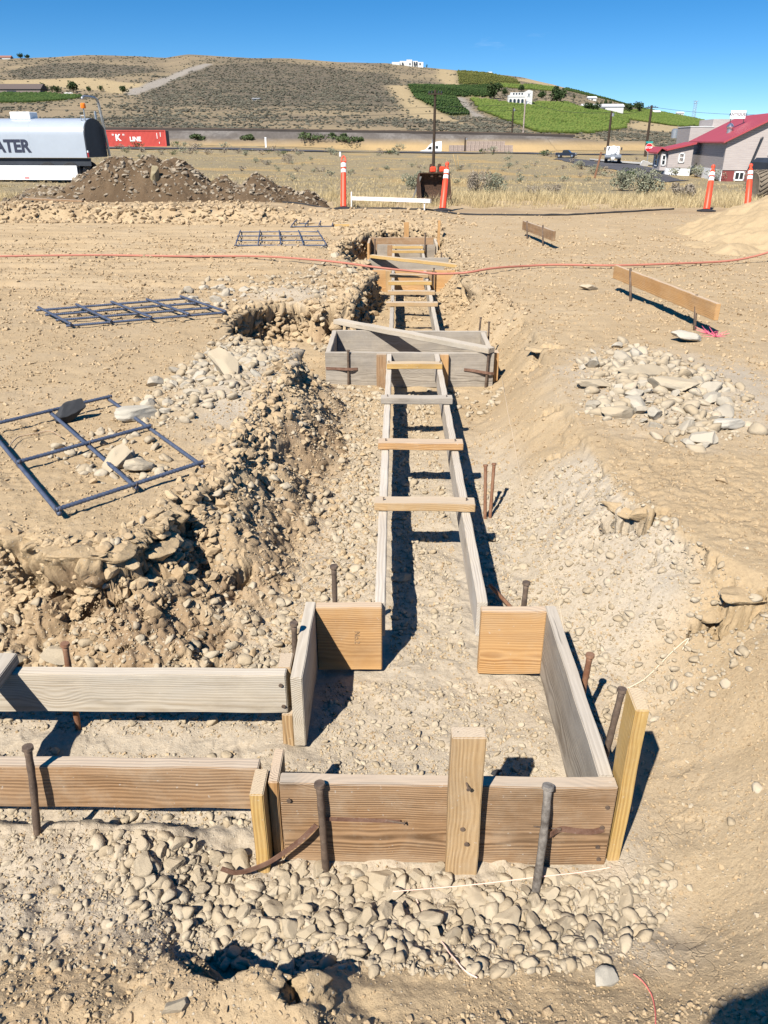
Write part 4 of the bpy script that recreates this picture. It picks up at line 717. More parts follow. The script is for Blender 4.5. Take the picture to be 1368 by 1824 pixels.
# ---- rail bank
def bank_top(x): return np.interp(x, [-200, -75, -40, 0, 25, 42, 50], [3.9, 3.75, 3.45, 2.95, 2.55, 2.1, 1.2])
def bank_z(x, y):
    f = field_z(x, np.minimum(y, 199.0)); t = bank_top(x); up = sstep(199, 212, y+1.0*fbm(x, y, 5, 3, 95)); return f*(1-up)+t*up+.15*fbm(x, y, 3, 3, 96)*up*(1-sstep(208, 212, y))
xs = np.linspace(-190, 62, 260); ysb = np.linspace(196, 232, 40); Y, X = np.meshgrid(ysb, xs, indexing='ij'); Z = bank_z(X, Y)+.05
def bankmat():
    k = NT('rail bank gravel', .95, .1); v = k.coord(); a = k.noise(v, .12, 5, .6); b = k.noise(k.vscale(v, (1, .3, 1)), 1.4, 6, .7); z = k.n('ShaderNodeSeparateXYZ', {0: v}).outputs[2]
    q = k.mix(k.ramp(b, .3, .7), (.235, .21, .185), (.13, .115, .10)); q = k.mix(k.ramp(a, .36, .54, 0, .75), q, (.095, .08, .068)); q = k.mix(k.ramp(z, 1.9, .2), q, (.37, .26, .13)); k.col(q); k.nor(k.bump(b, .3, .6)); return k.m
grid_sheet('embankment', X, Y, Z, bankmat())
t = thing('railway_track', 'dark railway track running along the top of the long bank', 'railway', (-60, 214, 3))
mb = MB()
for a, b in zip(np.linspace(-188, 44, 60)[:-1], np.linspace(-188, 44, 60)[1:]): mb.box(((a+b)/2+60, 0, float(bank_top((a+b)/2))-3+.28), (b-a, 3.4, .5))
mb.build('ballast', M['ballast'], t)
for dy in (-.75, .75):
    mb = MB()
    for a, b in zip(np.linspace(-188, 44, 60)[:-1], np.linspace(-188, 44, 60)[1:]): mb.box(((a+b)/2+60, dy, float(bank_top((a+b)/2))-3+.62), (b-a, .08, .16))
    mb.build('rail', M['stake'], t)
# ---- hills
RID = [(-900,128),(-500,112),(-200,108),(0,105),(40,104),(100,102),(150,98),(210,99),(250,100),(295,103),(335,97),(370,99),(440,103),(520,104),(600,110),(690,113),(760,120),(800,124),(870,131),(930,138),(985,150),(1030,162),(1080,175),(1130,190),(1180,200),(1230,210),(1270,219),(1330,228),(1450,240),(1900,246),(2600,247)]
RS = []; RE = []
for a, b in RID: d = ray(a, b); RS.append(d[0]/d[1]); RE.append(d[2]/d[1])
def hill_z(x, y):
    s = x/y; e = np.interp(s, RS, RE); R = CAMH+900*e; zb = 1.6-2.8*sstep(18, 75, x); t = np.clip((y-226)/674, 0, 1)
    z = zb+(R-zb)*(.75*t**1.45+.25*t)+(1.6*fbm(x, y, 130, 3, 101)+.5*fbm(x, y, 28, 3, 102))*np.minimum(1, 3*t)*(1-.6*t); return z-70*sstep(900, 1300, y)*t
ROADS = {}
def hhit(px, py): return at_fn(px, py, hill_z, 228, 898, 2500)[:2]
def hpoly(pts): return [tuple(hhit(*p)) for p in pts]
ys = np.concatenate([np.geomspace(226, 900, 300), np.linspace(906, 1300, 12)]); us = np.linspace(-1, 1, 520); Y = np.repeat(ys[:, None], 520, 1); X = us[None]*(.72*Y); Z = hill_z(X, Y)
def zone(pts, soft=6.0, X=None, Y=None): return sstep(-soft, soft, sd_poly(X, Y, hpoly(pts)))
SAGEZ = [[(345,118),(470,110),(700,132),(720,152),(690,155),(715,180),(720,190),(430,192),(240,190),(250,165),(300,135)], [(0,128),(90,112),(250,118),(300,128),(160,140),(40,142)]]
TANZ = [[(690,152),(725,152),(760,185),(803,208),(832,222),(780,216),(722,204),(712,180)], [(780,122),(812,126),(816,151),(797,152),(778,140)], [(0,142),(150,138),(260,150),(225,168),(150,160),(60,150),(0,150)], [(915,143),(960,150),(1010,158),(1000,150),(940,138)], [(1115,222),(1140,215),(1225,226),(1225,236),(1140,232)]]
ROADZ = [[(222,168),(228,160),(300,136),(365,113),(380,114),(330,133),(262,162),(236,170)], [(811,174),(824,172),(838,186),(840,196),(862,207),(845,210),(826,192)]]
GREENZ = {'V1': [(725,152),(870,152),(880,174),(838,173),(811,173),(822,192),(838,205),(803,208),(775,195),(745,178)], 'V2': [(814,126),(870,131),(915,140),(928,150),(905,153),(818,151)], 'V3': [(838,176),(900,184),(950,184),(1010,184),(1030,192),(1100,198),(1160,197),(1236,208),(1256,213),(1256,226),(1180,222),(1120,214),(1110,230),(1060,238),(960,238),(900,215),(855,198)],
          'V4': [(-400,168),(0,168),(70,166),(150,173),(110,180),(0,184),(-400,186)], 'V5': [(1010,156),(1040,164),(1120,184),(1180,198),(1150,196),(1090,180),(1000,160)], 'V6': [(885,150),(925,152),(985,156),(990,163),(935,160),(885,156)]}
sage = np.clip(.35+.5*fbm(X, Y, 60, 4, 111), 0, 1); tan = np.zeros_like(X); road = np.zeros_like(X); green = np.zeros_like(X)
for p in SAGEZ: sage = np.maximum(sage, .95*zone(p, 10, X, Y))
for p in TANZ: tan = np.maximum(tan, zone(p, 5, X, Y))
for p in ROADZ: road = np.maximum(road, zone(p, 3, X, Y))
for p in GREENZ.values(): green = np.maximum(green, zone(p, 2, X, Y))
SG = sage*(1-tan)*(1-road)*(1-green)
def hillmat():
    k = NT('sage hill', .95, .05); v = k.coord(); a = k.noise(v, .02, 5, .6); b = k.noise(v, .22, 5, .75); c = k.noise(v, .7, 4, .7)
    q = k.mix(k.ramp(a, .35, .65), (.285, .22, .132), (.235, .182, .118)); s = k.math('MULTIPLY', k.attr('sage'), k.ramp(b, .34, .54, .35, 1)); q = k.mix(k.math('MULTIPLY', s, .9), q, (.088, .078, .062)); q = k.mix(k.ramp(c, .5, .72, 0, .35), q, (.12, .105, .08))
    q = k.mix(k.math('MULTIPLY', k.attr('tan'), .9), q, k.mix(b, (.40, .305, .17), (.34, .26, .15))); q = k.mix(k.attr('road'), q, k.mix(b, (.25, .22, .185), (.30, .265, .22))); q = k.mix(k.math('MULTIPLY', k.attr('green'), .85), q, k.mix(b, (.20, .17, .075), (.10, .11, .035))); k.col(q); k.nor(k.bump(b, 1.2, .7)); return k.m
grid_sheet('hills', X, Y, Z, hillmat(), {'sage': sage, 'tan': tan, 'road': road, 'green': green})
# vines in rows, one object per block
def leafm(name, a, b, sh=.9):
    k = NT(name, sh, .15); i = k.island(); k.col(k.mix(i, a, b)); return k.m
M['vine_d'] = leafm('dark green vines', (.028, .055, .014), (.055, .085, .022)); M['vine_l'] = leafm('bright green vines', (.075, .115, .022), (.125, .155, .035)); M['vine_y'] = leafm('yellowing vines', (.105, .115, .03), (.17, .165, .045))
BLOB = rock_proto(900, 1, 0); BLOB = (BLOB[0]*np.array([1, 1, 1.3]), BLOB[1])
def vineyard(key, ang, gap, step, mats, label):
    poly = hpoly(GREENZ[key]); P = np.array(poly); lo, hi = P.min(0), P.max(0); c, s = math.cos(ang), math.sin(ang); R = np.hypot(*(hi-lo)); cx = (lo+hi)/2
    u = np.arange(-R/2, R/2, step); w = np.arange(-R/2, R/2, gap); U, W = np.meshgrid(u, w); U = U.ravel()+RNG.normal(0, .4, U.size); W = W.ravel()+RNG.normal(0, .12, W.size); x = cx[0]+U*c-W*s; y = cx[1]+U*s+W*c
    k = sd_poly(x, y, poly) > 0; x, y = x[k], y[k]; n = len(x); S = np.stack([RNG.uniform(.6, 1, n)*step*.62, RNG.uniform(.5, .8, n), RNG.uniform(.7, 1.05, n)], -1)*1.15
    Rz = np.zeros((n, 3, 3)); Rz[:, 0, 0] = c; Rz[:, 0, 1] = -s; Rz[:, 1, 0] = s; Rz[:, 1, 1] = c; Rz[:, 2, 2] = 1
    V, F, _ = scatter_np([BLOB], np.stack([x, y, hill_z(x, y)+.8], -1), S, Rz, np.zeros(n, int)); o = np_mesh('vineyard', V, F, mats, False); tag(o, kind='stuff')
vineyard('V1', 1.15, 3.4, 2.6, M['vine_d'], ''); vineyard('V2', 1.0, 5.2, 2.8, M['vine_y'], ''); vineyard('V3', .15, 3.6, 2.6, M['vine_l'], ''); vineyard('V4', .1, 3.2, 2.4, M['vine_d'], ''); vineyard('V5', .5, 4.5, 3, M['vine_d'], ''); vineyard('V6', .2, 4, 3, M['vine_l'], '')
# sage on the hills
def hill_sage():
    n = 60000; yy = 232*np.exp(RNG.uniform(0, 1, n)*math.log(890/232)); xx = RNG.uniform(-.52, .52, n)*yy
    ix = np.clip(((xx/(.72*yy)+1)/2*519).round().astype(int), 0, 519); iy = np.clip(np.searchsorted(ys, yy), 0, len(ys)-1); p = np.clip(SG[iy, ix]*1.15+.03, 0, 1)*(.5+.9*(fbm(xx, yy, 22, 3, 120) > -.1)); k = RNG.uniform(0, 1.2, n) < p; xx, yy = xx[k], yy[k]; n = len(xx)
    r = RNG.uniform(.4, 1.2, n)*(.65+.35*yy/600); S = np.stack([r, r*.9, r*.62], -1); V, F, _ = scatter_np([(v, f) for v, f in PEB1[:4]], np.stack([xx, yy, hill_z(xx, yy)+r*.25], -1), S, rot_random(n, .1), RNG.integers(0, 4, n))
    tag(np_mesh('sagebrush', V, F, leafm('hill sage', (.075, .072, .052), (.13, .12, .088)), False), kind='stuff')
hill_sage()
# ---- dry grass
def grass_mat():
    k = NT('dry bunch grass', .8, .15); i = k.island(); v = k.coord(); a = k.noise(v, .5, 3); c = k.mix(i, (.50, .385, .20), (.36, .275, .145)); k.col(k.mix(k.ramp(a, .4, .65, 0, .6), c, (.52, .43, .26))); return k.m
M['grass'] = grass_mat()
def grass(n, y0, y1, nb, h, wd, seed):
    r = np.random.default_rng(seed); y = np.sqrt(r.uniform(y0*y0, y1*y1, n)); x = r.uniform(-.62, .62, n)*y; den = fbm(x, y, 2.2, 3, 130)+.5*fbm(x, y, 9, 2, 131)
    k = (den > -.25+.3*r.uniform(-1, 1, n)) & (y > 18.0+.5*np.sin(x*.9)) ; k &= ~((x > -9.5) & (x < -1.4) & (y < 20.5)); k &= ~((x > 5.4) & (y < 18.6)); k &= sd_poly(x, y, [tuple(q[:2]) for q in L0]+[tuple(q[:2]) for q in R0[::-1]]) < .3
    x, y = x[k], y[k]; n = len(x); z = field_z(x, y)-.03; H = h*r.uniform(.45, 1.25, n)*(1+.5*np.clip(fbm(x, y, 3, 2, 132), -.5, .8))
    bx = np.repeat(x, nb); by = np.repeat(y, nb); bz = np.repeat(z, nb); bh = np.repeat(H, nb)*r.uniform(.5, 1.1, n*nb); a = r.uniform(0, 2*PI, n*nb); rad = r.uniform(0, .10, n*nb)*h/.3; ln = r.uniform(.1, .75, n*nb)
    P0 = np.stack([bx+rad*np.cos(a), by+rad*np.sin(a), bz], -1); sd = a+PI/2+r.normal(0, .6, n*nb); w = wd*r.uniform(.6, 1.3, n*nb)*np.maximum(1, by/30); D = np.stack([np.cos(sd)*w, np.sin(sd)*w, 0*w], -1)
    O = np.stack([np.cos(a)*ln*bh, np.sin(a)*ln*bh, bh], -1); m = P0+O*.5+np.array([0, 0, 1])*bh[:, None]*.12; V = np.stack([P0-D, P0+D, m+D*.7, m-D*.7, P0+O], 1).reshape(-1, 3); i = np.arange(n*nb)*5
    return V, np.stack([i, i+1, i+2, i+3], -1), np.stack([i+3, i+2, i+4], -1)
Vs, Fs, Ts, o = [], [], [], 0
for a in ((8000, 18.0, 24, 14, .25, .004, 1), (9000, 23, 50, 10, .15, .006, 2), (9000, 48, 120, 6, .11, .010, 3)):
    V, F, T = grass(*a); Vs.append(V); Fs.append(F+o); Ts.append(T+o); o += len(V)
tag(np_mesh('dry_grass', np.vstack(Vs), np.vstack(Fs), M['grass'], False, None, None, np.vstack(Ts)), kind='stuff')
# ---- bushes and trees
M['sage'] = leafm('grey green sage leaves', (.17, .18, .12), (.27, .265, .185)); M['sage_d'] = leafm('dark green brush', (.05, .075, .03), (.09, .115, .05)); M['twig'] = leafm('dry grey twigs', (.20, .165, .125), (.33, .28, .215)); M['tree'] = leafm('dark tree leaves', (.022, .042, .015), (.055, .08, .028)); M['bark'] = plain('bark', (.12, .085, .06), .9, .1)
def leaf_cloud(n, rx, ry, h, ls, seed, clumps=9, z0=.1):
    r = np.random.default_rng(seed); c = np.stack([r.normal(0, .42, clumps)*rx, r.normal(0, .42, clumps)*ry, r.uniform(z0+.15, .8, clumps)*h], -1); w = r.integers(0, clumps, n); d = r.normal(size=(n, 3)); d /= np.linalg.norm(d, axis=1)[:, None]
    rr = r.uniform(.35, 1, n)**.5*r.uniform(.7, 1.2, clumps)[w]; P = c[w]+d*rr[:, None]*np.array([rx*.42, ry*.42, h*.27]); P[:, 2] = np.clip(P[:, 2], h*z0*.5, None)
    a = r.normal(size=(n, 3)); a /= np.linalg.norm(a, axis=1)[:, None]; b = np.cross(a, r.normal(size=(n, 3))); b /= np.linalg.norm(b, axis=1)[:, None]; s = ls*r.uniform(.6, 1.3, n)[:, None]
    return np.stack([P-a*s, P+b*s*.5, P+a*s, P-b*s*.5], 1).reshape(-1, 3), np.arange(n*4).reshape(-1, 4), c
def bush(label, p, w, h, mat='sage', n=420, seed=0, group=None, ls=None, name='sagebrush_bush', twiggy=0):
    t = thing(name, label, 'bush', p, 0, group); V, F, c = leaf_cloud(n, w/2, w/2, h, ls or max(.03, w*.032), seed, 10); np_mesh('foliage', V, F, M[mat], False, t)
    mb = MB(); r = random.Random(seed)
    for q in list(c)+[(r.uniform(-.5, .5)*w, r.uniform(-.3, .3)*w, h*r.uniform(.7, 1.1)) for _ in range(twiggy)]: mb.cyl((0, 0, -.05), tuple(q), w*.012, w*.004, 5)
    mb.build('stem', M['bark'] if not twiggy else M['twig'], t); return t
def tree(label, p, w, h, seed, group=None, mat='tree', n=800):
    t = thing('tree', label, 'tree', p, 0, group); V, F, c = leaf_cloud(n, w/2, w/2, h, w*.075, seed, 14, .22); np_mesh('crown', V, F, M[mat], False, t)
    mb = MB(); mb.cyl((0, 0, -.3), (0, 0, h*.45), w*.045, w*.025, 8)
    for q in c[:7]: mb.cyl((0, 0, h*.28), tuple(q), w*.02, w*.006, 5)
    mb.build('trunk', M['bark'], t); return t
def m_per_px(p): return ((p-CAM)@_f)/FPX
NEAR = [(850,352,46,56,'twig','dry grey twiggy bush right of the rusty bucket'),(884,350,50,42,'sage','low grey sage beside the dry twiggy bush'),(740,338,42,30,'sage','grey sage growing behind the rusty bucket'),(1150,350,66,46,'sage','large pale sage in the tall grass left of the scuffed delineator'),(1105,340,52,36,'sage','broad sage in front of the side road'),(1121,319,40,22,'sage_d','dark green rounded bush at the edge of the side road'),(1060,311,32,18,'sage','pale rounded sage by the brown marker post'),(1037,302,28,16,'sage','small rounded sage behind the marker post'),
 (1335,352,34,52,'twig','dark twiggy bush between the clean delineator and the big tyre'),(515,292,26,18,'twig','lone grey bush in the dry field right of the spoil heap'),(455,290,16,11,'sage','small faint sage in the field above the spoil heap'),(1205,312,44,18,'sage','sage clump below the white footing of the annex'),(1240,316,44,22,'sage','sage clump against the white basement wall'),(1175,300,30,12,'sage','sage strip by the fallen white signboard'),(1275,322,40,20,'sage','sage in front of the red basement wall'),(985,345,26,20,'twig','dry bush in the tall grass right of the twiggy bushes'),(945,352,22,22,'twig','clump of dry stems beside the tall grass bank'),(905,300,22,10,'sage','flat sage in the field below the fruit bins'),(690,302,16,8,'sage','small sage near the utility pole foot'),(250,283,12,9,'sage','sage at the road verge below the red container'),(1215,358,40,30,'twig','brown tussock left of the scuffed delineator')]
for i, (px, py, w, h, mt, lb) in enumerate(NEAR):
    p = fhit(px, py); s = m_per_px(p); bush(lb, p, w*s, h*s*.95, mt, 1700 if h > 25 else 600, 40+i, None, None, 'sagebrush_bush', 14 if mt == 'twig' else 0)
r = random.Random(5)
for i in range(64):                                        # the verge along the highway and road
    px = r.uniform(200, 1010); py = r.choice([264, 268, 272, 274, 276])+r.uniform(-2, 3)+(px-600)*.008; p = fhit(px, py); s = m_per_px(p); w = r.uniform(9, 24); bush('grey green sage in the row along the highway verge', p, w*s, w*s*.5, r.choice(['sage', 'sage', 'twig', 'sage_d']), 110, 300+i, 'sage along the highway verge', w*s*.06)
for i in range(84):
    px = r.uniform(430, 1150); py = r.uniform(283, 330); p = fhit(px, py); s = m_per_px(p); w = r.uniform(6, 16)*(py/290)**3; bush('small grey sage scattered in the dry grass field', p, w*s, w*s*.55, r.choice(['sage', 'twig']), 110, 400+i, 'sage scattered over the dry field', w*s*.07)
for i, (px, y, w, h, lb) in enumerate([(560,205,60,12,'long green brush at the foot of the rail bank left of centre'),(615,205,70,10,'long green brush at the foot of the rail bank right of the marker'),(448,205,30,9,'green brush at the foot of the rail bank behind the white marker'),(612,207.5,10,7,'round dark shrub on the rail bank'),(592,208,8,6,'small dark shrub on the upper rail bank'),(643,207,10,6,'grey shrub low on the rail bank'),(850,204,20,10,'dark shrub above the left end of the fruit bins'),(866,204,16,9,'second dark shrub above the fruit bins'),(900,204,10,7,'small dark shrub above the right end of the fruit bins'),(352,205,36,9,'olive brush on the orange bank right of the red container')]):
    p = at_y(px, 250, y); p[2] = float(bank_z(np.array([p[0]]), np.array([y]))[0]); s = m_per_px(p); bush(lb, p, w*s, h*s, 'sage_d', 300, 500+i, None, .35, 'shrub')
TREES = [(37,102,10,10,'tree on the left skyline beside a small red roofed house'),(49,103,9,7,'rounded tree on the left skyline right of the taller one'),(77,166,15,17,'leafy tree at the right end of the long brown house'),(94,166,7,12,'slim tree left of the pale garden wall'),(103,167,12,13,'tree beside the pale garden wall'),(131,165,20,19,'broad dark tree left on the tan slope'),(158,164,9,10,'small tree, first right of the broad dark tree'),(180,164,9,11,'small tree, second right of the broad dark tree'),(219,167,14,13,'round lone tree by the foot of the hill track'),
 (880,176,27,27,'large dark tree left of the white arched villa'),(899,171,12,14,'smaller tree touching the large one left of the villa'),(928,163,12,11,'tree rising behind the white arched villa'),(991,183,34,27,'broad green tree right of the white arched villa'),(965,176,18,12,'low bushy tree between the villa and the broad green tree'),(1048,198,18,14,'first tree before the long white shed'),(1063,199,14,16,'second tree before the long white shed'),(1083,199,15,21,'tall third tree before the long white shed'),(1121,202,16,18,'tree at the right end of the long white shed'),(1138,201,16,18,'rounded tree farther right of the long white shed'),(1022,178,5,9,'small dark tree above the small white hill house'),(1132,184,5,6,'tiny tree on the right skyline'),(760,118,3,7,'slim dark tree at the right end of the white hilltop house')]
for i, (px, py, w, h, lb) in enumerate(TREES):
    q = hhit(px, py) if not (py < 120) else (at_y(px, py, 890)[:2]); p = np.array([q[0], q[1], float(hill_z(q[0], q[1]))]); s = m_per_px(p); tree(lb, p, w*s, h*s*.95, 600+i)
# ================================================================== vehicles, buildings, poles
def text(name, s, size, mat, parent, loc, rot, depth=.01, bold=0.0, align='CENTER'):
    cu = bpy.data.curves.new(name, 'FONT'); cu.body = s; cu.size = size; cu.extrude = depth; cu.offset = bold; cu.align_x = align; cu.align_y = 'CENTER'
    o = bpy.data.objects.new(name, cu); COL.objects.link(o); bpy.context.view_layer.update(); me = bpy.data.meshes.new_from_object(o.evaluated_get(bpy.context.evaluated_depsgraph_get()))
    bpy.data.objects.remove(o); bpy.data.curves.remove(cu); me.materials.clear(); me.materials.append(mat); ob = bpy.data.objects.new(name, me); COL.objects.link(ob); ob.parent = parent; ob.location = loc; ob.rotation_euler = rot; return ob
def wheel(parent, c, r, w, axis='Y', name='wheel'):
    Mx = Matrix.Rotation(PI/2, 3, 'X') if axis == 'Y' else Matrix.Rotation(PI/2, 3, 'Y')
    mb = MB(); mb.lathe([(r*.6, -w/2), (r*.92, -w/2), (r, -w*.36), (r, w*.36), (r*.92, w/2), (r*.6, w/2)], (0, 0, 0), 22, Mx); t = mb.build('tyre', M['rubber'], parent, True); t.location = c
    mb = MB(); mb.lathe([(r*.2, -w*.52), (r*.6, -w*.5), (r*.6, w*.5), (r*.2, w*.52)], (0, 0, 0), 16, Mx); q = mb.build('rim', M['chrome'], t, True); t.name = name; return t
# ---- water truck
M['tankw'] = plain('pale blue grey tank paint', (.34, .375, .42), .32, .5, 0, .06, .8)
px0 = at_y(155, 281, 42.0); tz = float(field_z(px0[0], 42.0))
wt_ = thing('water_truck', 'white water tank truck parked behind the brown spoil heap', 'truck', (px0[0], 42.0, tz), math.radians(-5))
zb = px0[2]-tz; TH = 1.78; TW = 2.35                       # rear near corner is the origin; +x toward the rear, +y away
prof = []
for s in np.linspace(0, 1, 25):
    a = PI*s; prof.append((TW/2-TW/2*math.cos(a)*(1.0), zb+TH*.56+TH*.44*math.sin(a)**.9))
prof = [(0, zb)]+prof+[(TW, zb)]
mb = MB(); mb.prism(prof, -7.2, 0, 'X'); mb.build('tank', M['tankw'], wt_, True)
mb = MB(); mb.prism([(TW/2+(u-TW/2)*.985, zb+.02+(v-zb)*.985) for u, v in prof], .004, .05, 'X'); e_ = mb.build('end_plate', M['tankend'], wt_, True)
for xx in (-2.9, -5.0):
    mb = MB(); mb.prism([(TW/2+(u-TW/2)*1.003, zb+(v-zb)*1.002) for u, v in prof], xx, xx+.03, 'X'); mb.build('seam', M['tankw'], wt_, True)
text('lettering', 'WATER', .78, M['letter'], wt_, (-4.22, -.012, zb+.50), (PI/2, 0, 0), .006, .03)
mb = MB(); mb.box((-3.55, TW/2, zb+TH+.12), (1.05, .8, .34), bev=.03); mb.build('hatch_box', M['white'], wt_)
mb = MB(); mb.box((-3.4, .18, zb-.20), (7.0, .06, .36)); mb.build('chassis', M['tankend'], wt_)
mb = MB(); mb.prism([(-.06, zb-1.02), (-.06, zb-.36), (.02, zb-.36), (.02, zb-1.02)], -7.0, -.6, 'X'); mb.build('side_skirt', M['white'], wt_)
mb = MB(); mb.box((-3.3, -.068, zb-.93), (.24, .012, .05)); mb.build('reflector', M['red'], wt_)
mb = MB(); mb.box((.06, .08, zb+.13), (.04, .12, .22)); mb.build('tail_light', M['red'], wt_); mb = MB(); mb.box((.06, .08, zb+.28), (.045, .13, .09)); mb.build('lamp_housing', M['white'], wt_)
V, F, F2 = tube_np(spline([(.16, TW+.02, zb-.2), (.16, TW*.93, zb+1.0), (.15, TW*.82, zb+TH+.55), (.13, TW*.76, zb+TH+.84), (.1, TW*.62, zb+TH+.93), (.05, TW*.32, zb+TH+.95), (.0, TW*.22, zb+TH+.90), (-.01, TW*.20, zb+TH+.82)], 10), .062, 10); np_mesh('fill_pipe', V, F, M['steel'], wt_, True, F2=F2) if False else np_mesh('fill_pipe', V, F, M['steel'], True, wt_, F2=F2)
bx_ = -.02
mb = MB(); mb.lathe([(.11, 0), (.125, .03), (.12, .20), (.09, .23)], (bx_, TW*.2, zb+TH+.42), 16); mb.build('beacon', M['beacon'], wt_, True)
mb = MB(); mb.cyl((bx_, TW*.2, zb+TH*.9), (bx_, TW*.2, zb+TH+.42), .03); mb.cyl((bx_-.2, TW*.2, zb+TH*.9), (bx_-.2, TW*.2, zb+TH+.14), .02); mb.cyl((bx_-.2, TW*.2, zb+TH+.1), (bx_, TW*.2, zb+TH+.1), .015); mb.build('beacon_mast', M['steel'], wt_)
mb = MB(); mb.box((.1, TW*.62, zb+TH+.14), (.05, .16, .36)); mb.build('bracket', M['steel'], wt_)
for s in (-1.0, -2.2, -9.6):
    for yy in (.2, TW-.2): wheel(wt_, (s, yy, .5), .5, .3)
mb = MB(); mb.box((-9.3, TW/2, 1.75), (2.2, 2.3, 1.9), bev=.15); mb.box((-10.9, TW/2, 1.2), (1.2, 2.0, 1.1), bev=.15); mb.build('cab', M['white'], wt_)
mb = MB(); mb.box((-9.3, -.02, 2.15), (1.1, .03, .7)); mb.build('cab_window', M['glass'], wt_)
# ---- red container
M['cont'] = plain('faded red container', (.50, .075, .06), .6, .3, 0, .12, .6); M['clet'] = plain('white letters', (.8, .78, .75), .6)
p = at_y(297, 261, 150.0); zc = float(field_z(p[0], 150.0)); ct = thing('shipping_container', 'red ribbed shipping container behind the water truck tail', 'container', (p[0], 150.0, p[2]), math.radians(2))
mb = MB(); n = 56; w = 12.2/n; pr = []
for i in range(n): pr += [(-12.2+i*w, 0), (-12.2+i*w+w*.35, 0), (-12.2+i*w+w*.5, .05), (-12.2+i*w+w*.85, .05)]
pr += [(0, 0), (0, 2.44), (-12.2, 2.44)]; mb.prism(pr, 0.08, 2.5, 'Z'); mb.build('body', M['cont'], ct)
mb = MB()
for xx in (-12.2, -.08): mb.box((xx+.04, 0, 1.3), (.16, .1, 2.6))
mb.box((-6.1, 0, 2.55), (12.2, .12, .12)); mb.box((-6.1, 0, .06), (12.2, .12, .14)); mb.build('frame', M['cont'], ct)
mb = MB(); mb.box((.03, 1.2, 1.3), (.06, 2.3, 2.4)); mb.build('door', M['tankend'], ct)
text('logo', 'K', 1.45, M['clet'], ct, (-8.35, -.03, 1.38), (PI/2, 0, 0), .01, .05); text('logo', 'LINE', .98, M['clet'], ct, (-5.35, -.03, 1.16), (PI/2, 0, 0), .01, .035)
text('quote_mark', '"', 1.1, M['clet'], ct, (-9.2, -.03, 1.55), (PI/2, 0, 0), .01, .01); text('quote_mark', '"', 1.1, M['clet'], ct, (-7.35, -.03, 1.55), (PI/2, 0, 0), .01, .01)
mb = MB()
for xx, zz, hh in ((-1.5, 1.7, .9), (-.9, 1.9, .7), (-1.2, .6, .3)): mb.box((xx, -.02, zz), (.1, .03, hh))
mb.build('marking', M['clet'], ct)
# ---- semi tractor
p = at_y(766, 275, 185.0); st = thing('semi_truck', 'white semi truck tractor passing behind the utility pole', 'truck', (p[0], 185.0, p[2]-1.35)); S = 1.0
mb = MB(); mb.prism([(-2.6, 1.2), (-2.6, 1.75), (-2.45, 1.95), (-.95, 2.3), (-.35, 3.0), (-.1, 3.25), (.6, 3.75), (2.3, 3.95), (2.4, 3.9), (2.4, .9), (-2.2, .9)], -1.2, 1.2, 'Y'); mb.build('cab', M['white'], st)
mb = MB(); mb.prism([(-.62, 2.35), (-.22, 2.9), (.25, 2.9), (.25, 2.3)], -1.22, -1.19, 'Y'); mb.build('side_window', M['glass'], st); mb = MB(); mb.box((1.4, -1.21, 2.75), (.55, .03, .55)); mb.build('sleeper_window', M['glass'], st)
mb = MB(); mb.cyl((.35, -1.0, 2.0), (.35, -1.0, 4.3), .08); mb.build('exhaust_stack', M['chrome'], st)
for xx in (-1.7, 1.6, 2.8): wheel(st, (xx, -1.0, .5), .5, .35)
# ---- fruit bins
M['bin'] = plain('weathered bin wood', (.36, .29, .25), .9, .1, 0, .35, 2)
for row in range(3):
    for i in range(15):
        if row == 2 and (i < 4 or i > 12): continue
        px = 800+i*7.55+(row == 2)*1; yb = 188; p = at_y(px+3.5, 273.0-row*7.0, yb); s = m_per_px(p); w = 7.1*s; h = 6.6*s*1.05
        mb = MB(); mb.box((0, 0, h/2), (w, w, h*.96)); mb.box((0, -w*.51, h*.5), (w*.98, w*.03, h*.06))
        for xx in (-.46, 0, .46): mb.box((xx*w, -w*.515, h*.5), (w*.07, w*.04, h*.94))
        o = mb.build('fruit_bin', M['bin'], None, False, tuple(p)); tag(o, ['weathered wooden fruit bin in the bottom row of the stack before the rail bank', 'weathered wooden fruit bin in the second row of the stack before the rail bank', 'weathered wooden fruit bin on top of the stack before the rail bank'][row], 'fruit bin', ['fruit bins, bottom row', 'fruit bins, second row', 'fruit bins, top row'][row])
# ---- dark pickup
M['navy'] = plain('dark blue car paint', (.012, .017, .035), .2, .6, 0, .1)
def car_origin(px, py): return fhit(px, py)
p = fhit(1008, 281.5); pk = thing('pickup_truck', 'dark blue pickup truck turning on the side road', 'pickup', p+np.array([0, 0, .06]), math.radians(-24)); k = m_per_px(p)*36/5.4
mb = MB(); mb.prism([(-2.7, .5), (-2.7, 1.15), (-.9, 1.18), (-.75, 1.75), (-.55, 1.85), (.55, 1.85), (1.2, 1.2), (2.5, 1.08), (2.7, .85), (2.7, .45)], -.95, .95, 'Y'); b_ = mb.build('body', M['navy'], pk, True)
mb = MB(); mb.prism([(-.62, 1.24), (-.5, 1.72), (.5, 1.72), (1.0, 1.24)], -.965, -.955, 'Y'); mb.build('side_window', M['glass'], pk); mb = MB(); mb.poly([(.62, -.8, 1.78), (.62, .8, 1.78), (1.22, .85, 1.21), (1.22, -.85, 1.21)]); mb.build('windscreen', M['chrome'], pk, False, (.015, 0, .015))
mb = MB(); mb.box((2.71, 0, .88), (.04, 1.1, .3)); mb.build('grille', M['chrome'], pk)
for yy in (-.75, .75): mb = MB(); mb.box((2.66, yy, .9), (.1, .3, .22)); mb.build('headlight', M['reflect'], pk)
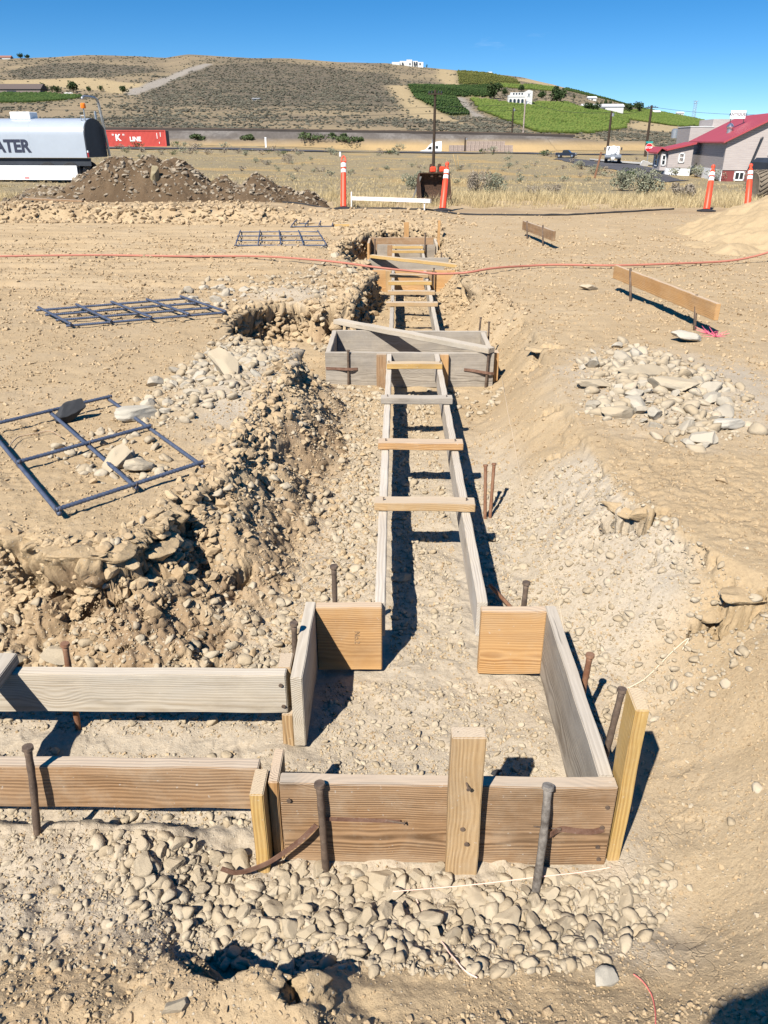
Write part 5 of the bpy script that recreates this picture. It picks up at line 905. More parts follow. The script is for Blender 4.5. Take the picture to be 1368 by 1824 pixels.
for xx in (-1.7, 1.75):
    for yy in (-.88, .88): wheel(pk, (xx, yy, .42), .42, .26)
pk.scale = (k,)*3
# ---- flatbed tanker truck seen from behind
p = fhit(1090, 290.5); ft = thing('flatbed_truck', 'small work truck with a white tank on its bed, seen from behind', 'truck', p+np.array([0, 0, .06]), math.radians(-13)); k = m_per_px(p)*29/2.5
mb = MB(); mb.box((0, 0, 1.02), (2.45, 4.2, .16), bev=.02); mb.box((0, -2.12, .86), (2.4, .1, .32)); mb.build('bed', M['steel'], ft)
mb = MB(); mb.cyl((0, -1.3, 1.72), (0, 1.2, 1.72), .62, seg=22); mb.ball((0, -1.3, 1.72), .62, 2, (1, .35, 1)); mb.build('tank', M['white'], ft, True)
mb = MB(); mb.box((0, 3.1, 1.5), (2.0, 1.8, 1.5), bev=.15); mb.build('cab', M['white'], ft); mb = MB(); mb.box((0, 2.19, 1.9), (1.5, .03, .5)); mb.build('rear_window', M['glass'], ft)
for xx in (-.75, .75): mb = MB(); mb.box((xx, -2.17, .66), (.75, .08, .2)); mb.build('bumper_light', M['tankend'], ft)
mb = MB(); mb.box((0, -2.18, .66), (.45, .05, .34)); mb.build('number_plate', M['white'], ft)
for xx in (-1.25, 1.25): mb = MB(); mb.box((xx, 2.4, 1.9), (.22, .08, .4)); mb.build('mirror', M['tankend'], ft)
for xx in (-.95, .95):
    for yy in (-1.3, 3.2): wheel(ft, (xx, yy, .45), .45, .5 if yy < 0 else .28, 'X')
ft.scale = (k,)*3
# ---- stop sign, fallen board, markers
M['stopred'] = plain('stop sign red', (.55, .02, .03), .45); M['teal'] = plain('teal street sign', (.02, .30, .27), .5)
p = fhit(1152, 291); k = m_per_px(p); ss = thing('stop_sign', 'red octagonal stop sign under a teal street name blade', 'road sign', p, 0)
mb = MB(); mb.cyl((0, 0, -.1), (0, 0, 37*k*.905), .05); mb.build('post', M['steel'], ss)
mb = MB(); R = 6.6*k; mb.prism([(R*math.cos(PI/8+i*PI/4), 28*k*.905+R*math.sin(PI/8+i*PI/4)) for i in range(8)], -.08, -.055, 'Y'); mb.build('sign_plate', M['stopred'], ss); mb = MB(); mb.prism([(R*1.07*math.cos(PI/8+i*PI/4), 28*k*.905+R*1.07*math.sin(PI/8+i*PI/4)) for i in range(8)], -.055, -.045, 'Y'); mb.build('border', M['reflect'], ss)
text('lettering', 'STOP', R*.74, M['reflect'], ss, (0, -.083, 28*k*.905), (PI/2, 0, 0), .004, R*.02); mb = MB(); mb.box((0, 0, 37.5*k*.905), (12*k, .04, 2.6*k)); mb.build('street_blade', M['teal'], ss)
p = fhit(1148, 296); k = m_per_px(p); mb = MB(); mb.box((0, 0, 0), (14*k, .06, 9.5*k), Euler((.5, .25, .2)).to_matrix()); mb.box((.05*k, .3, -1*k), (12*k, .05, 8*k), Euler((-.4, .25, .2)).to_matrix()); tag(mb.build('signboard', M['white'], None, False, tuple(p+np.array([0, 0, 4*k]))), 'white folding signboard tipped over beneath the stop sign', 'signboard')
for px, pb, pt, w, mt, lb in ((474,265,248,3,'white','slim white roadside marker post before the rail bank'),(606,280,272,3,'white','small white marker stub in the field behind the left delineator'),(1058,322,279,3.4,'rustbar','leaning brown marker post beside the side road')):
    p = fhit(px, pb) if pb > 266 else at_y(px, pb, 128.0); k = m_per_px(p); mb = MB(); mb.box((0, 0, (pb-pt)*k*.55), (w*k, w*k*.6, (pb-pt)*k*.905), bev=w*k*.15); mb.box((0, -.01, (pb-pt)*k*1.05), (w*k*1.02, w*k*.62, (pb-pt)*k*.08)); o = mb.build('marker_post', M[mt], None, False, tuple(p)); tag(o, lb, 'marker post')
    if mt == 'rustbar': o.rotation_euler = (0, .16, 0)
for i, (px, pb, pt, tx) in enumerate(((815,305,275,806),(818,304,277,814))):
    p = fhit(px, pb); k = m_per_px(p); o = tube('lath', [(0, 0, 0), ((tx-px)*k, 0, (pb-pt)*k*.905)], .022, M['w_yellow'], 6); o.location = tuple(p); tag(o, ['longer pale lath leaning in the field right of the utility pole', 'shorter pale lath crossing the longer one in the field'][i], 'lath')
# ---- poles and wires
M['polew'] = plain('creosoted pole', (.055, .04, .03), .9, .1, 0, .3)
POLES = []
for px, pb, y, pt, lb, arm in ((772,293,78,164,'tall dark utility pole with a crossarm in the middle of the field',1),(912,233,225,192,'short utility pole left of the pair below the villa',0),(932,234,226,178,'pale utility pole right of the pair below the villa',0),(1083,256,140,199,'leaning utility pole above the flatbed truck',0),(1152,256,134,189,'utility pole with a crossarm behind the stop sign',1),(828,268,180,245,'short pole standing among the fruit bins',0)):
    p = at_y(px, pb, y); k = m_per_px(p); H_ = (pb-pt)*k*.905; pl = thing('utility_pole', lb, 'utility pole', p); mb = MB(); mb.cyl((0, 0, -3), (0, 0, H_), .16 if y < 100 else .22, .11 if y < 100 else .16, 10); mb.build('pole', M['polew'] if 'pale' not in lb else M['bin'], pl)
    if arm:
        mb = MB(); mb.box((0, -.15, H_*.945), (1.3 if y < 100 else 1.9, .08, .10)); mb.build('crossarm', M['polew'], pl); mb = MB()
        for xx in (-.55, -.3, .3, .55): mb.cyl((xx, -.15, H_*.955), (xx, -.15, H_*.985), .05)
        mb.build('insulator', M['tankend'], pl)
    elif y > 130: mb = MB(); mb.cyl((.25, -.1, H_*.84), (.25, -.1, H_*.94), .2); mb.build('transformer', M['steel'], pl)
    POLES.append((p, H_))
def wire(label, a, b, sag, r=.018):
    t_ = np.linspace(0, 1, 24)[:, None]; P = np.array(a)*(1-t_)+np.array(b)*t_; P[:, 2] -= sag*4*(t_*(1-t_))[:, 0]; tag(tube('power_line', P, r, M['black'], 5), label, 'power line')
top = [p+np.array([0, 0, h*.96]) for p, h in POLES]
for i, (pl, pr, y) in enumerate(((190, 186, 222), (206, 196, 222), (216, 212, 222), (224, 226, 221))):
    wire(['topmost thin power line crossing before the hill', 'second thin power line crossing before the hill', 'third thin power line crossing before the hill', 'lowest thin power line just above the rail bank'][i], at_y(-150, pl, y), at_y(932, pr, y), 1.2, .035)
wire('power line from the pair of poles to the leaning pole', top[2], top[3], 1.0, .03); wire('power line from the leaning pole to the crossarm pole', top[3], top[4], .5, .025); wire('power line from the crossarm pole over the barn', top[4], at_y(1500, 196, 120), .8, .022)
# ---- barn
M['siding'] = None
def sidingm():
    k = NT('pale lap siding', .75, .2); v = k.coord(); z = k.n('ShaderNodeSeparateXYZ', {0: v}).outputs[2]; f = k.math('FRACT', k.math('MULTIPLY', z, 1/.17)); a = k.noise(k.vscale(v, (.8, .8, 8)), 1.5, 4); q = k.mix(k.ramp(a, .35, .65), (.40, .35, .33), (.46, .41, .38)); k.col(k.mix(k.ramp(f, .86, 1.0, 0, .55), q, (.16, .14, .14))); k.nor(k.bump(f, .02, .8)); return k.m
M['siding'] = sidingm(); M['redroof'] = plain('faded red metal roof', (.36, .06, .07), .5, .35, 0, .08, .5); M['redwall'] = plain('dull red basement wall', (.20, .05, .045), .8); M['frame'] = plain('white window frame', (.72, .72, .7), .6)
def sidebox(mb, x0, x1, y0, y1, z0, z1): mb.box(((x0+x1)/2, (y0+y1)/2, (z0+z1)/2), (x1-x0, y1-y0, z1-z0))
def window(par, c, w, h, axis='Y', sash=True, fr=.1):
    """frame with pane child; faces -y (axis Y) or -x (axis X)"""
    mb = MB(); D = lambda u, v, n: (u, n, v) if axis == 'Y' else (n, u, v)
    for u, v, ww, hh in ((-w/2, 0, fr, h+fr), (w/2, 0, fr, h+fr), (0, h/2, w+fr, fr), (0, -h/2, w+fr, fr))+(((0, 0, w, fr*.6),) if sash else ((0, 0, fr*.6, h),)): mb.box(D(u, v, 0), D(ww, hh, .09) if axis == 'Y' else (.09, ww, hh))
    f = mb.build('window', M['frame'], par, False, c); mb = MB(); mb.box(D(0, 0, .03), D(w, h, .02) if axis == 'Y' else (.02, w, h)); mb.build('pane', M['glass'], f); return f
B0 = at_y(1283, 323, 72.0); ze = at_y(1287, 252, 72)[2]; zs = at_y(1283, 303, 72)[2]; bz = B0[2]; an = -.15
bn = thing('barn', 'grey sided barn with a red metal roof at the right edge', 'barn', (B0[0], 72.0, bz), an); E_ = ze-bz; S_ = zs-bz; RW = 4.1; RH = 2.05; Lb = 15.0
mb = MB(); mb.prism([(0, S_), (0, E_), (RW, E_+RH), (2*RW, E_), (2*RW, S_)], 0, Lb, 'Y'); mb.build('wall', M['siding'], bn)
mb = MB(); sidebox(mb, .05, 2*RW, .06, Lb, -1.5, S_-.003); mb.build('basement_wall', M['redwall'], bn); mb = MB(); sidebox(mb, -.02, .045, .1, Lb, -1.5, S_-.003); mb.build('white_footing', M['white'], bn)
mb = MB(); ov = .35; sl_ = RH/RW
mb.prism([(-ov, E_-ov*sl_+.04), (RW, E_+RH+.04), (2*RW+ov, E_-ov*sl_+.04), (2*RW+ov, E_-ov*sl_+.16), (RW, E_+RH+.18), (-ov, E_-ov*sl_+.16)], -.45, Lb+.3, 'Y'); mb.build('roof', M['redroof'], bn)
window(bn, (3.65, -.05, 1.9*1.0+.35), .42, .42, 'Y', False, .09); window(bn, (1.45, .0, S_-.45), .75, .62, 'Y', False, .12); window(bn, (-.06, 4.5, S_-.4), .5, .5, 'X', False, .1)
mb = MB(); mb.cyl((2.1, -.08, S_), (2.75, -.08, E_+.35), .05); mb.cyl((2.0, -.08, S_), (2.62, -.08, E_+.3), .03); mb.build('downpipe', M['tankend'], bn)
mb = MB(); yv = 5.0; xv = 1.15; zv = E_+xv*sl_; mb.cyl((xv, yv, zv), (xv, yv, zv+.45), .24, seg=14); vb = mb.build('roof_vent', M['steel'], bn); mb = MB(); mb.lathe([(.30, .45), (.33, .6), (.2, .8), (.05, .9)], (xv, yv, zv), 14); mb.build('vent_cap', M['chrome'], vb, True)
c = at_y(1315, 204, 78.0); sg = thing('rooftop_sign', 'white ANTIQUES signboard standing on the barn ridge', 'sign', c, math.radians(-4)); mb = MB(); sidebox(mb, -.66, .66, 0, .08, -.33, .33); mb.build('board', M['white'], sg); text('lettering', 'ANTIQUES', .33, M['black'], sg, (0, -.006, 0), (PI/2, 0, 0), .003, .004)
mb = MB(); sidebox(mb, -.60, -.55, .03, .07, -.7, -.33); sidebox(mb, .55, .60, .03, .07, -.7, -.33); mb.build('post', M['tankend'], sg)
bz2 = at_y(1240, 320, 92)[2]; bb = thing('shop_building', 'beige flat topped building half hidden behind the barn roof', 'building', (at_y(1219, 300, 92)[0], 92, bz2), math.radians(-6)); h1 = at_y(1219, 226, 92)[2]-bz2; h2 = at_y(1260, 212, 92)[2]-bz2
mb = MB(); sidebox(mb, 0, 6.0, 0, 6, 0, h1); sidebox(mb, 2.3, 6.0, .4, 6.4, h1, h2); mb.build('wall', M['siding'], bb); mb = MB(); sidebox(mb, -.05, 2.35, -.05, 6.05, h1, h1+.06); mb.build('parapet_cap', M['frame'], bb)
p = at_y(1187, 306, 82.0); ax_ = thing('annex', 'low sided annex with a sloping red roof left of the barn', 'building', p, math.radians(-3)); k = m_per_px(p); W_ = 41*k; hl = (306-266)*k*.905; hr = (306-256)*k*.905
mb = MB(); mb.prism([(0, .35), (0, hl), (W_, hr-.05), (W_, .35)], 0, 3.4, 'Y'); mb.build('wall', M['siding'], ax_)
mb = MB(); mb.prism([(-.35, hl-.13), (-.35, hl+.03), (W_+.15, hr+.14), (W_+.15, hr-.04)], -.35, 3.6, 'Y'); mb.build('roof', M['redroof'], ax_); mb = MB(); sidebox(mb, -.05, W_, .05, 3.3, -1.5, .347); mb.build('white_footing', M['white'], ax_)
window(ax_, (22.5*k, -.02, (306-281)*k*.905), 8.5*k, 14*k, 'Y', True, .12)
mb = MB(); sidebox(mb, -.6, -.003, .5, 3.3, .1, hl-.2); mb.build('porch_wall', M['siding'], ax_); window(ax_, (-.3, .47, hl*.52), .35, .9, 'Y', True, .1); mb = MB(); mb.prism([(-1.1, hl-.25), (-.7, hl+.22), (-.1, hl-.02), (-.1, hl-.16), (-.7, hl+.08), (-1.1, hl-.4)], .1, 3.6, 'Y'); mb.build('porch_roof', M['redroof'], ax_); window(ax_, (-.63, 1.9, hl*.52), 1.0, 1.0, 'X', True, .12)
p = at_y(1201, 246, 150); mb = MB(); mb.cyl((0, 0, 0), (0, 0, 1.3), .62, seg=16); mb.cyl((0, 0, 1.3), (0, 0, 1.5), .6, .3, 16); tag(mb.build('storage_tank', M['steel'], None, True, tuple(p)), 'grey upright storage tank on the slope beyond the annex', 'tank')
# ---- accessible parking sign, loader wheel
M['blue'] = plain('parking sign blue', (.02, .13, .62), .4)
p = at_y(1372, 318, 32.0); k = m_per_px(p); ps = thing('parking_sign', 'blue accessible parking sign cut by the right edge', 'road sign', p); mb = MB(); mb.cyl((0, .03, -.5), (0, .03, 46*k), .03); mb.build('post', M['steel'], ps)
mb = MB(); sidebox(mb, -10*k, 10*k, -.02, .0, 24*k, 46*k); mb.build('sign_plate', M['blue'], ps)
mb = MB(); z0 = 35*k; mb.ball((-3*k, -.03, z0+6.5*k), 1.3*k, 2, (1, .2, 1)); mb.box((-3*k, -.028, z0+2*k), (1.5*k, .012, 6*k)); mb.box((-.5*k, -.028, z0-1.2*k), (5.5*k, .012, 1.4*k)); mb.box((2.3*k, -.028, z0-4*k), (1.4*k, .012, 6*k))
for a in np.linspace(1.9, 5.6, 12): mb.box((-1.5*k+4.6*k*math.cos(a), -.028, z0-2.6*k+4.6*k*math.sin(a)), (1.6*k, .012, 1.6*k))
mb.build('wheelchair_symbol', M['reflect'], ps)
p = at_y(1357, 332, 21.0); k = m_per_px(p); R = 27*k; Wt = 34*k; ld = thing('loader', 'dusty loader at the right edge showing one big lugged tyre', 'loader', (p[0], 21.0, p[2]-R), math.radians(4)); M['dustyrub'] = plain('dusty tractor rubber', (.19, .155, .115), .9, .1, 0, .3, 8)
mb = MB(); Mx = Matrix.Rotation(PI/2, 3, 'Y'); mb.lathe([(R*.5, -Wt*.45), (R*.85, -Wt/2), (R*.93, -Wt*.42), (R*.93, Wt*.42), (R*.85, Wt/2), (R*.5, Wt*.45)], (0, 0, R), 40, Mx); ty = mb.build('tyre', M['dustyrub'], ld, True)
mb = MB()
for i in range(22):
    for sgn in (-1, 1):
        a = (i+.5*(sgn > 0))*2*PI/22; n_ = Vector((0, math.cos(a), math.sin(a))); tt = Vector((0, -math.sin(a), math.cos(a)))
        ctr = Vector((sgn*Wt*.24, 0, R))+n_*R*.955; B = Matrix((Vector((1, 0, 0)), tt, n_)).transposed() @ Matrix.Rotation(sgn*.55, 3, 'Z'); mb.box(ctr, (Wt*.56, R*.10, R*.10), B)
mb.build('lug', M['dustyrub'], ty); mb = MB(); mb.box((Wt*1.9, .4, R*2.0), (Wt*2.4, 2.2, R*1.3), bev=.1); mb.build('body', M['tankend'], ld); mb = MB(); mb.cyl((Wt*.45, 0, R), (Wt*1.5, 0, R), R*.25); mb.build('axle', M['stake'], ld)
# ---- digger bucket in the grass
p = fhit(770, 366); M['bucket'] = rust('rusty digger bucket', (.045, .03, .022), (.14, .075, .045), .8); bk = thing('digger_bucket', 'rusty toothed digger bucket lying in the dry grass behind a delineator', 'digger bucket', (p[0]+.02, 19.6, p[2]), .25)
pr = [(-.26*1.0+.62*math.cos(a)*.55+.1, .34+.36*math.sin(a)) for a in np.linspace(-2.6, 1.5, 14)]; out = [(.62*(u), v) for u, v in pr]; inn = [(u*.93, .34+(v-.34)*.93) for u, v in out]
mb = MB(); mb.prism(out+inn[::-1], -.36, .36, 'X'); mb.build('shell', M['bucket'], bk)
for xx in (-.375, .36): mb = MB(); mb.prism(out, xx, xx+.018, 'X'); mb.build('side_plate', M['bucket'], bk)
for xx in (-.08, .12, .30): mb = MB(); mb.prism([(-.05, .60), (.12, .60), (.06, .86), (-.02, .88)], xx, xx+.06, 'X'); mb.build('tooth', M['bucket'], bk)
for xx in (-.02, .2): mb = MB(); mb.box((xx, -.02, .76), (.13, .1, .12), bev=.02); mb.build('painted_lug', M['orange'], bk)
mb = MB(); mb.prism([(-.30, .62), (-.16, .62), (.55, .06), (.50, .0)], -.372, -.362, 'X'); mb.build('wear_edge', M['steel'], bk)
# ---- houses on the hill
M['stucco'] = plain('white stucco', (.58, .57, .54), .8, .1, 0, .06, .3); M['brownroof'] = plain('brown shingle roof', (.11, .085, .075), .9); M['brownwall'] = plain('brown house wall', (.20, .16, .14), .9); M['whiteroof'] = plain('white metal roof', (.6, .6, .6), .6)
def hp3(px, py, top=False):
    q = hhit(px, py) if not top else at_y(px, py, 893)[:2]; return np.array([q[0], q[1], float(hill_z(q[0], q[1]))])
p = hp3(926, 187); k = m_per_px(p); v_ = thing('villa', 'white two storey villa with arches on the vineyard hill', 'house', p, 0); U = lambda a: a*k
mb = MB(); sidebox(mb, U(-21), U(8), 0, U(14), -3, U(17)); mb.prism([(U(8), -3), (U(8), U(23)), (U(14), U(26)), (U(21), U(24)), (U(21), -3)], -U(2), U(14), 'Y'); sidebox(mb, U(-17), U(8), U(5), U(14), U(17), U(22)); mb.build('wall', M['stucco'], v_)
for i in range(4):
    x = U(-17+i*7.0); mb = MB(); mb.prism([(x-U(2.2), U(3)), (x+U(2.2), U(3))]+[(x+U(2.2)*math.cos(a), U(8)+U(2.6)*math.sin(a)) for a in np.linspace(0, PI, 8)], -.12, .05, 'Y'); mb.build('arch', M['glass'], v_)
for i in range(4): mb = MB(); sidebox(mb, U(-13+i*5), U(-10+i*5), U(4.8), U(5.1), U(18), U(21)); mb.build('window', M['glass'], v_)
window(v_, (U(14.5), -U(2.1), U(17)), U(4), U(6), 'Y', True, U(1)); mb = MB(); sidebox(mb, U(-21.5), U(8), -U(.6), U(.2), U(14), U(15.2)); mb.build('balcony_rail', M['stucco'], v_)
p = hp3(726, 117, True); k = m_per_px(p); hh_ = thing('hilltop_house', 'long white modern house standing on the skyline', 'house', p)
for i, (a, b, h) in enumerate(((-28, -14, 7), (-14, -2, 9), (-2, 8, 11), (8, 18, 9), (18, 28, 7))): mb = MB(); sidebox(mb, U2(a) if False else a*k, b*k-.05, (i % 2)*3*k, 14*k, -6, h*k); mb.build('wall', M['stucco'], hh_)
for a, h0, h1_ in ((-10, 2, 6), (3, 2, 5), (11, 2, 7), (15, 2, 7), (21, 2, 5)): mb = MB(); sidebox(mb, a*k, (a+2.2)*k, -.3+((0 if a < -2 or 8 > a > -2 else 0)), 3.2*k, h0*k, h1_*k); mb.build('window', M['glass'], hh_)
def shed(label, px, py, w, h, rh, roof, wall, top=False, name='shed'):
    p = hp3(px, py, top); k = m_per_px(p); s = thing(name, label, 'house' if name == 'house' else 'shed', p); W2 = w*k/2; D_ = max(6, w*k*.3); mb = MB(); sidebox(mb, -W2, W2, 0, D_, -3, h*k); mb.build('wall', wall, s)
    mb = MB(); mb.prism([(-.6, h*k), (D_+.6, h*k), (D_/2, (h+rh)*k)], -W2-.6, W2+.6, 'X'); mb.build('roof', roof, s); mb = MB(); sidebox(mb, -W2*.25, W2*.1, -.08, .0, .2, h*k*.7); mb.build('door', M['tankend'], s); return s
shed('long white roofed farm shed behind a row of trees', 1074, 198, 72, 8, 5, M['whiteroof'], M['stucco']); shed('small white hill house above the long farm shed', 1055, 179, 14, 4, 3.5, M['whiteroof'], M['stucco'], name='house'); shed('tiny white house right of the rounded trees', 1170, 203, 11, 3, 3, M['whiteroof'], M['brownwall'], name='house'); shed('white house at the foot of the right skyline', 1212, 207, 11, 5, 3, M['whiteroof'], M['stucco'], name='house')
shed('long low brown house with a wide hipped roof at the left edge', 25, 168, 96, 8, 9, M['brownroof'], M['brownwall'], name='house'); shed('red roofed house on the left skyline', 2, 107, 34, 3, 4, plain('dull red roof', (.25, .12, .09)), M['stucco'], True, 'house'); shed('small white trailer on the sage slope left of centre', 455, 179, 10, 3, 1.2, M['whiteroof'], M['stucco'], name='shed')
shed('small white outbuilding on the skyline above the yellowing vines', 873, 131, 5, 2, 2, M['whiteroof'], M['stucco'], True)
p = hp3(122, 167); k = m_per_px(p); mb = MB()
for i in range(7): mb.box(((i-3)*2.3*k, 0, .5*k+.2*k*(i % 2)), (2.1*k, .5, (2.2+.8*(i % 3))*k))
tag(mb.build('garden_wall', M['stucco'], None, False, tuple(p)), 'pale garden wall among the trees by the long brown house', 'wall')
p = at_y(1235, 210, 880); k = m_per_px(p); lt = thing('lattice_tower', 'faint steel lattice pylon on the right skyline', 'pylon', p); mb = MB(); Hh = 30*k*.905
for sx in (-1, 1):
    for sy in (-1, 1): mb.cyl((sx*3*k, sy*3*k, -8), (sx*1.6*k, sy*1.6*k, Hh), .16, .12, 5)
for i in range(7):
    z0_, z1_ = Hh*i/7, Hh*(i+1)/7; a0 = (3-1.4*i/7)*k; a1 = (3-1.4*(i+1)/7)*k; mb.cyl((-a0, -a0, z0_), (a1, -a1, z1_), .1, .1, 4); mb.cyl((a0, -a0, z0_), (-a1, -a1, z1_), .1, .1, 4)
mb.build('lattice', M['steel'], lt); mb = MB(); mb.box((0, 0, Hh*.97), (10*k, .4, .35)); mb.box((0, 0, Hh*.84), (8*k, .4, .35)); mb.build('crossarm', M['steel'], lt)
for o_ in COL.objects:
    if o_.get('label') and ('hill' in o_['label'] or 'skyline' in o_['label'] or 'shed' in o_['label']) and o_.type == 'EMPTY' and o_.name.split('.')[0] in ('villa', 'hilltop_house', 'shed', 'house'): o_.scale = (1, 1, .905)
# ================================================================== spoil heap and sand pile
def heap(name, label, x0, x1, y0, y1, fn, mat, nx=240, ny=120, attrs=None):
    xs = np.linspace(x0, x1, nx); ys_ = np.linspace(y0, y1, ny); Y, X = np.meshgrid(ys_, xs, indexing='ij'); h = fn(X, Y); g = terrain(X, Y, np.full(X.shape, .05)); Z = g+h-.06
    V = np.stack([X, Y, Z], -1).reshape(-1, 3); i = np.arange(ny-1)[:, None]*nx+np.arange(nx-1)[None]; F = np.stack([i, i+1, i+nx+1, i+nx], -1).reshape(-1, 4); k = (h > -.02).ravel(); F = F[k[F].any(1)]; a = attrs(X, Y, h) if attrs else (0*X, 0*X)
    o = np_mesh(name, V, F, mat, True, None, {'grey': a[0].ravel(), 'brown': a[1].ravel()}); return tag(o, label, 'soil heap')
def spoil(x, y):
    h = 0*x
    for a, b, rx, ry, z in ((-6.0,18.4,1.7,1.2,1.1),(-4.85,18.4,1.25,1.2,1.05),(-5.4,18.4,1.3,1.2,1.12),(-3.9,18.5,1.1,1.0,.68),(-3.1,18.5,1.0,1.0,.72),(-2.5,18.5,.75,.8,.52),(-2.0,18.45,.5,.7,.48),(-7.6,18.6,1.4,1.2,.52)): h = np.maximum(h, z*np.clip(1.12-np.sqrt(((x-a)/rx)**2+((y-b)/ry)**2), 0, 1)**.85*1.02)
    return h+(h > .02)*(.07*fbm(x, y, .6, 4, 141)+.05*(worley(x, y, .16, 142)[1]-.4)*sstep(.8, .3, worley(x, y, .16, 142)[0]))-.05
heap('spoil_heap', 'long heap of dark brown stony spoil in front of the water truck', -10.4, -1.2, 17.0, 20.4, spoil, M['spoil'], 420, 180, lambda x, y, h: (.7*sstep(-6.6, -7.8, x+.5*fbm(x, y, .8, 3, 143)), .5+.5*fbm(x, y, .4, 2, 144)))
def sandl(x, y):
    h = 0*x
    for a, b, rx, ry, z in ((-11.6,18.2,2.3,1.3,.52),(-9.6,18.0,1.0,.9,.30)): h = np.maximum(h, z*np.clip(1.1-np.sqrt(((x-a)/rx)**2+((y-b)/ry)**2), 0, 1))
    return h+(h > .02)*.05*fbm(x, y, .5, 4, 145)-.04
heap('sand_heap', 'pale sandy heap at the left edge before the water truck', -14.5, -8.2, 16.6, 20, sandl, M['sand'], 200, 110)
def sandr(x, y):
    h = .86*np.clip(1.15-np.sqrt(((x-6.75)/2.1)**2+((y-12.9)/2.3)**2), 0, 1)**.905; h = np.maximum(h, .16*np.clip(1.1-np.sqrt(((x-4.6)/1.0)**2+((y-11.3)/1.3)**2), 0, 1)); return h+(h > .02)*(.05*fbm(x, y, .45, 4, 147)+.025*(worley(x, y, .14, 148)[1]-.4))-.04
heap('sand_heap', 'large heap of loose tan sand at the right edge', 3.3, 9.5, 9.8, 15.8, sandr, M['sand'], 260, 200)
def heap_stones():
    x = RNG.uniform(-9.6, -1.6, 2600); y = RNG.uniform(17.2, 19.0, 2600); h = spoil(x, y); k = h > .04; x, y, h = x[k], y[k], h[k]; n = len(x); r = .012+.07*RNG.uniform(0, 1, n)**3; z = terrain(x, y, np.full(n, .05))+h-.06
    V, F, _ = scatter_np(PEB2, np.stack([x, y, z+r*.15], -1), np.stack([r, r, r*.8], -1), rot_random(n, .5), RNG.integers(0, len(PEB2), n)); tag(np_mesh('spoil_rubble', V, F, M['spoil_stone'], False), kind='stuff')
heap_stones()
def on_heap(fn, px, py, y0):
    def z(x, y): return terrain(np.atleast_1d(x), np.atleast_1d(y), np.full(np.atleast_1d(x).shape, .05))+np.maximum(fn(np.atleast_1d(x), np.atleast_1d(y))-.06, 0)
    return at_fn(px, py, z, y0, y0+6, 500)
p = on_heap(spoil, 277, 318, 15.5); o = bpy.data.objects.new('boulder', ROCK_ME[3].copy()); COL.objects.link(o); o.data.materials.clear(); o.data.materials.append(rockmat('mossy tan boulder', (.30, .25, .15), (.25, .2, .12), (.33, .28, .19), .4)); o.location = tuple(p+np.array([0, .0, 0])); o.scale = (.26, .15, .16); o.rotation_euler = (0, 1.45, 1.2); tag(o, 'upright tan boulder stuck in the face of the brown spoil heap', 'boulder')
q = at_z(540, 371, .12); pts = [at_z(a, b, .1) for a, b in ((440, 372), (560, 375), (680, 377), (800, 382), (900, 384), (1010, 383), (1120, 378), (1200, 372))]; pts = spline(pts, 8); pts[:, 2] = terrain(pts[:, 0], pts[:, 1])+.012; tag(tube('drain_pipe', pts, .02, M['rubber'], 8), 'black plastic pipe lying along the field edge below the delineators', 'pipe')
# ---- the photographer, whose shadow falls into the lower right corner
def photographer(x0, y0):
    z0 = float(terrain(np.array([x0]), np.array([y0]))[0]); P = [((0,0,.92),.125),((0,.0,1.12),.13),((0,-.01,1.32),.145),((0,0,1.44),.07),((0,.03,1.53),.06),((0,.03,1.62),.098),((0,.03,1.70),.085)]
    ed = [(0,1),(1,2),(2,3),(3,4),(4,5),(5,6)]
    for s in (-1, 1):
        b = len(P); P += [((s*.10,0,.86),.09),((s*.12,.02,.50),.062),((s*.13,-.02,.10),.045),((s*.14,.10,.04),.04)]; ed += [(0,b),(b,b+1),(b+1,b+2),(b+2,b+3)]
        b = len(P); P += [((s*.19,0,1.37),.062),((s*.25,.06,1.12),.048),((s*.12,.24,1.20),.036),((s*.07,.29,1.24),.032)]; ed += [(2,b),(b,b+1),(b+1,b+2),(b+2,b+3)]
    t = thing('person', 'person standing behind the camera whose shadow falls in the lower right corner', 'person', (x0, y0, z0)); me = bpy.data.meshes.new('body'); me.from_pydata([p for p, _ in P], ed, []); o = bpy.data.objects.new('body', me); COL.objects.link(o); o.parent = t
    m = o.modifiers.new('skin', 'SKIN'); me.skin_vertices.new() if not me.skin_vertices else None
    for v, (_, r_) in zip(me.skin_vertices[0].data, P): v.radius = (r_, r_)
    me.skin_vertices[0].data[0].use_root = True; o.modifiers.new('sub', 'SUBSURF').render_levels = 2; me.materials.append(plain('dark work clothes', (.08, .09, .12), .9))
    mb = MB(); mb.lathe([(.16, 1.66), (.165, 1.675), (.125, 1.69), (.12, 1.74), (.085, 1.80), (.03, 1.825)], (0, .03, 0), 20); mb.build('hard_hat', M['white'], t, True)
    for s in (-1, 1):
        for j in range(4):
            V, F, F2 = tube_np(spline([(s*.07, .29, 1.235+.018*j), (s*.045, .335, 1.24+.018*j), (s*.015, .335, 1.24+.018*j)], 5), .0085, 8); np_mesh('finger', V, F, M['skin'], True, t, F2=F2)
        V, F, F2 = tube_np(spline([(s*.075, .285, 1.23), (s*.055, .30, 1.29), (s*.03, .30, 1.30)], 5), .010, 8); np_mesh('thumb', V, F, M['skin'], True, t, F2=F2)
M['skin'] = plain('skin', (.45, .28, .20), .6)
photographer(-.118, -.80)
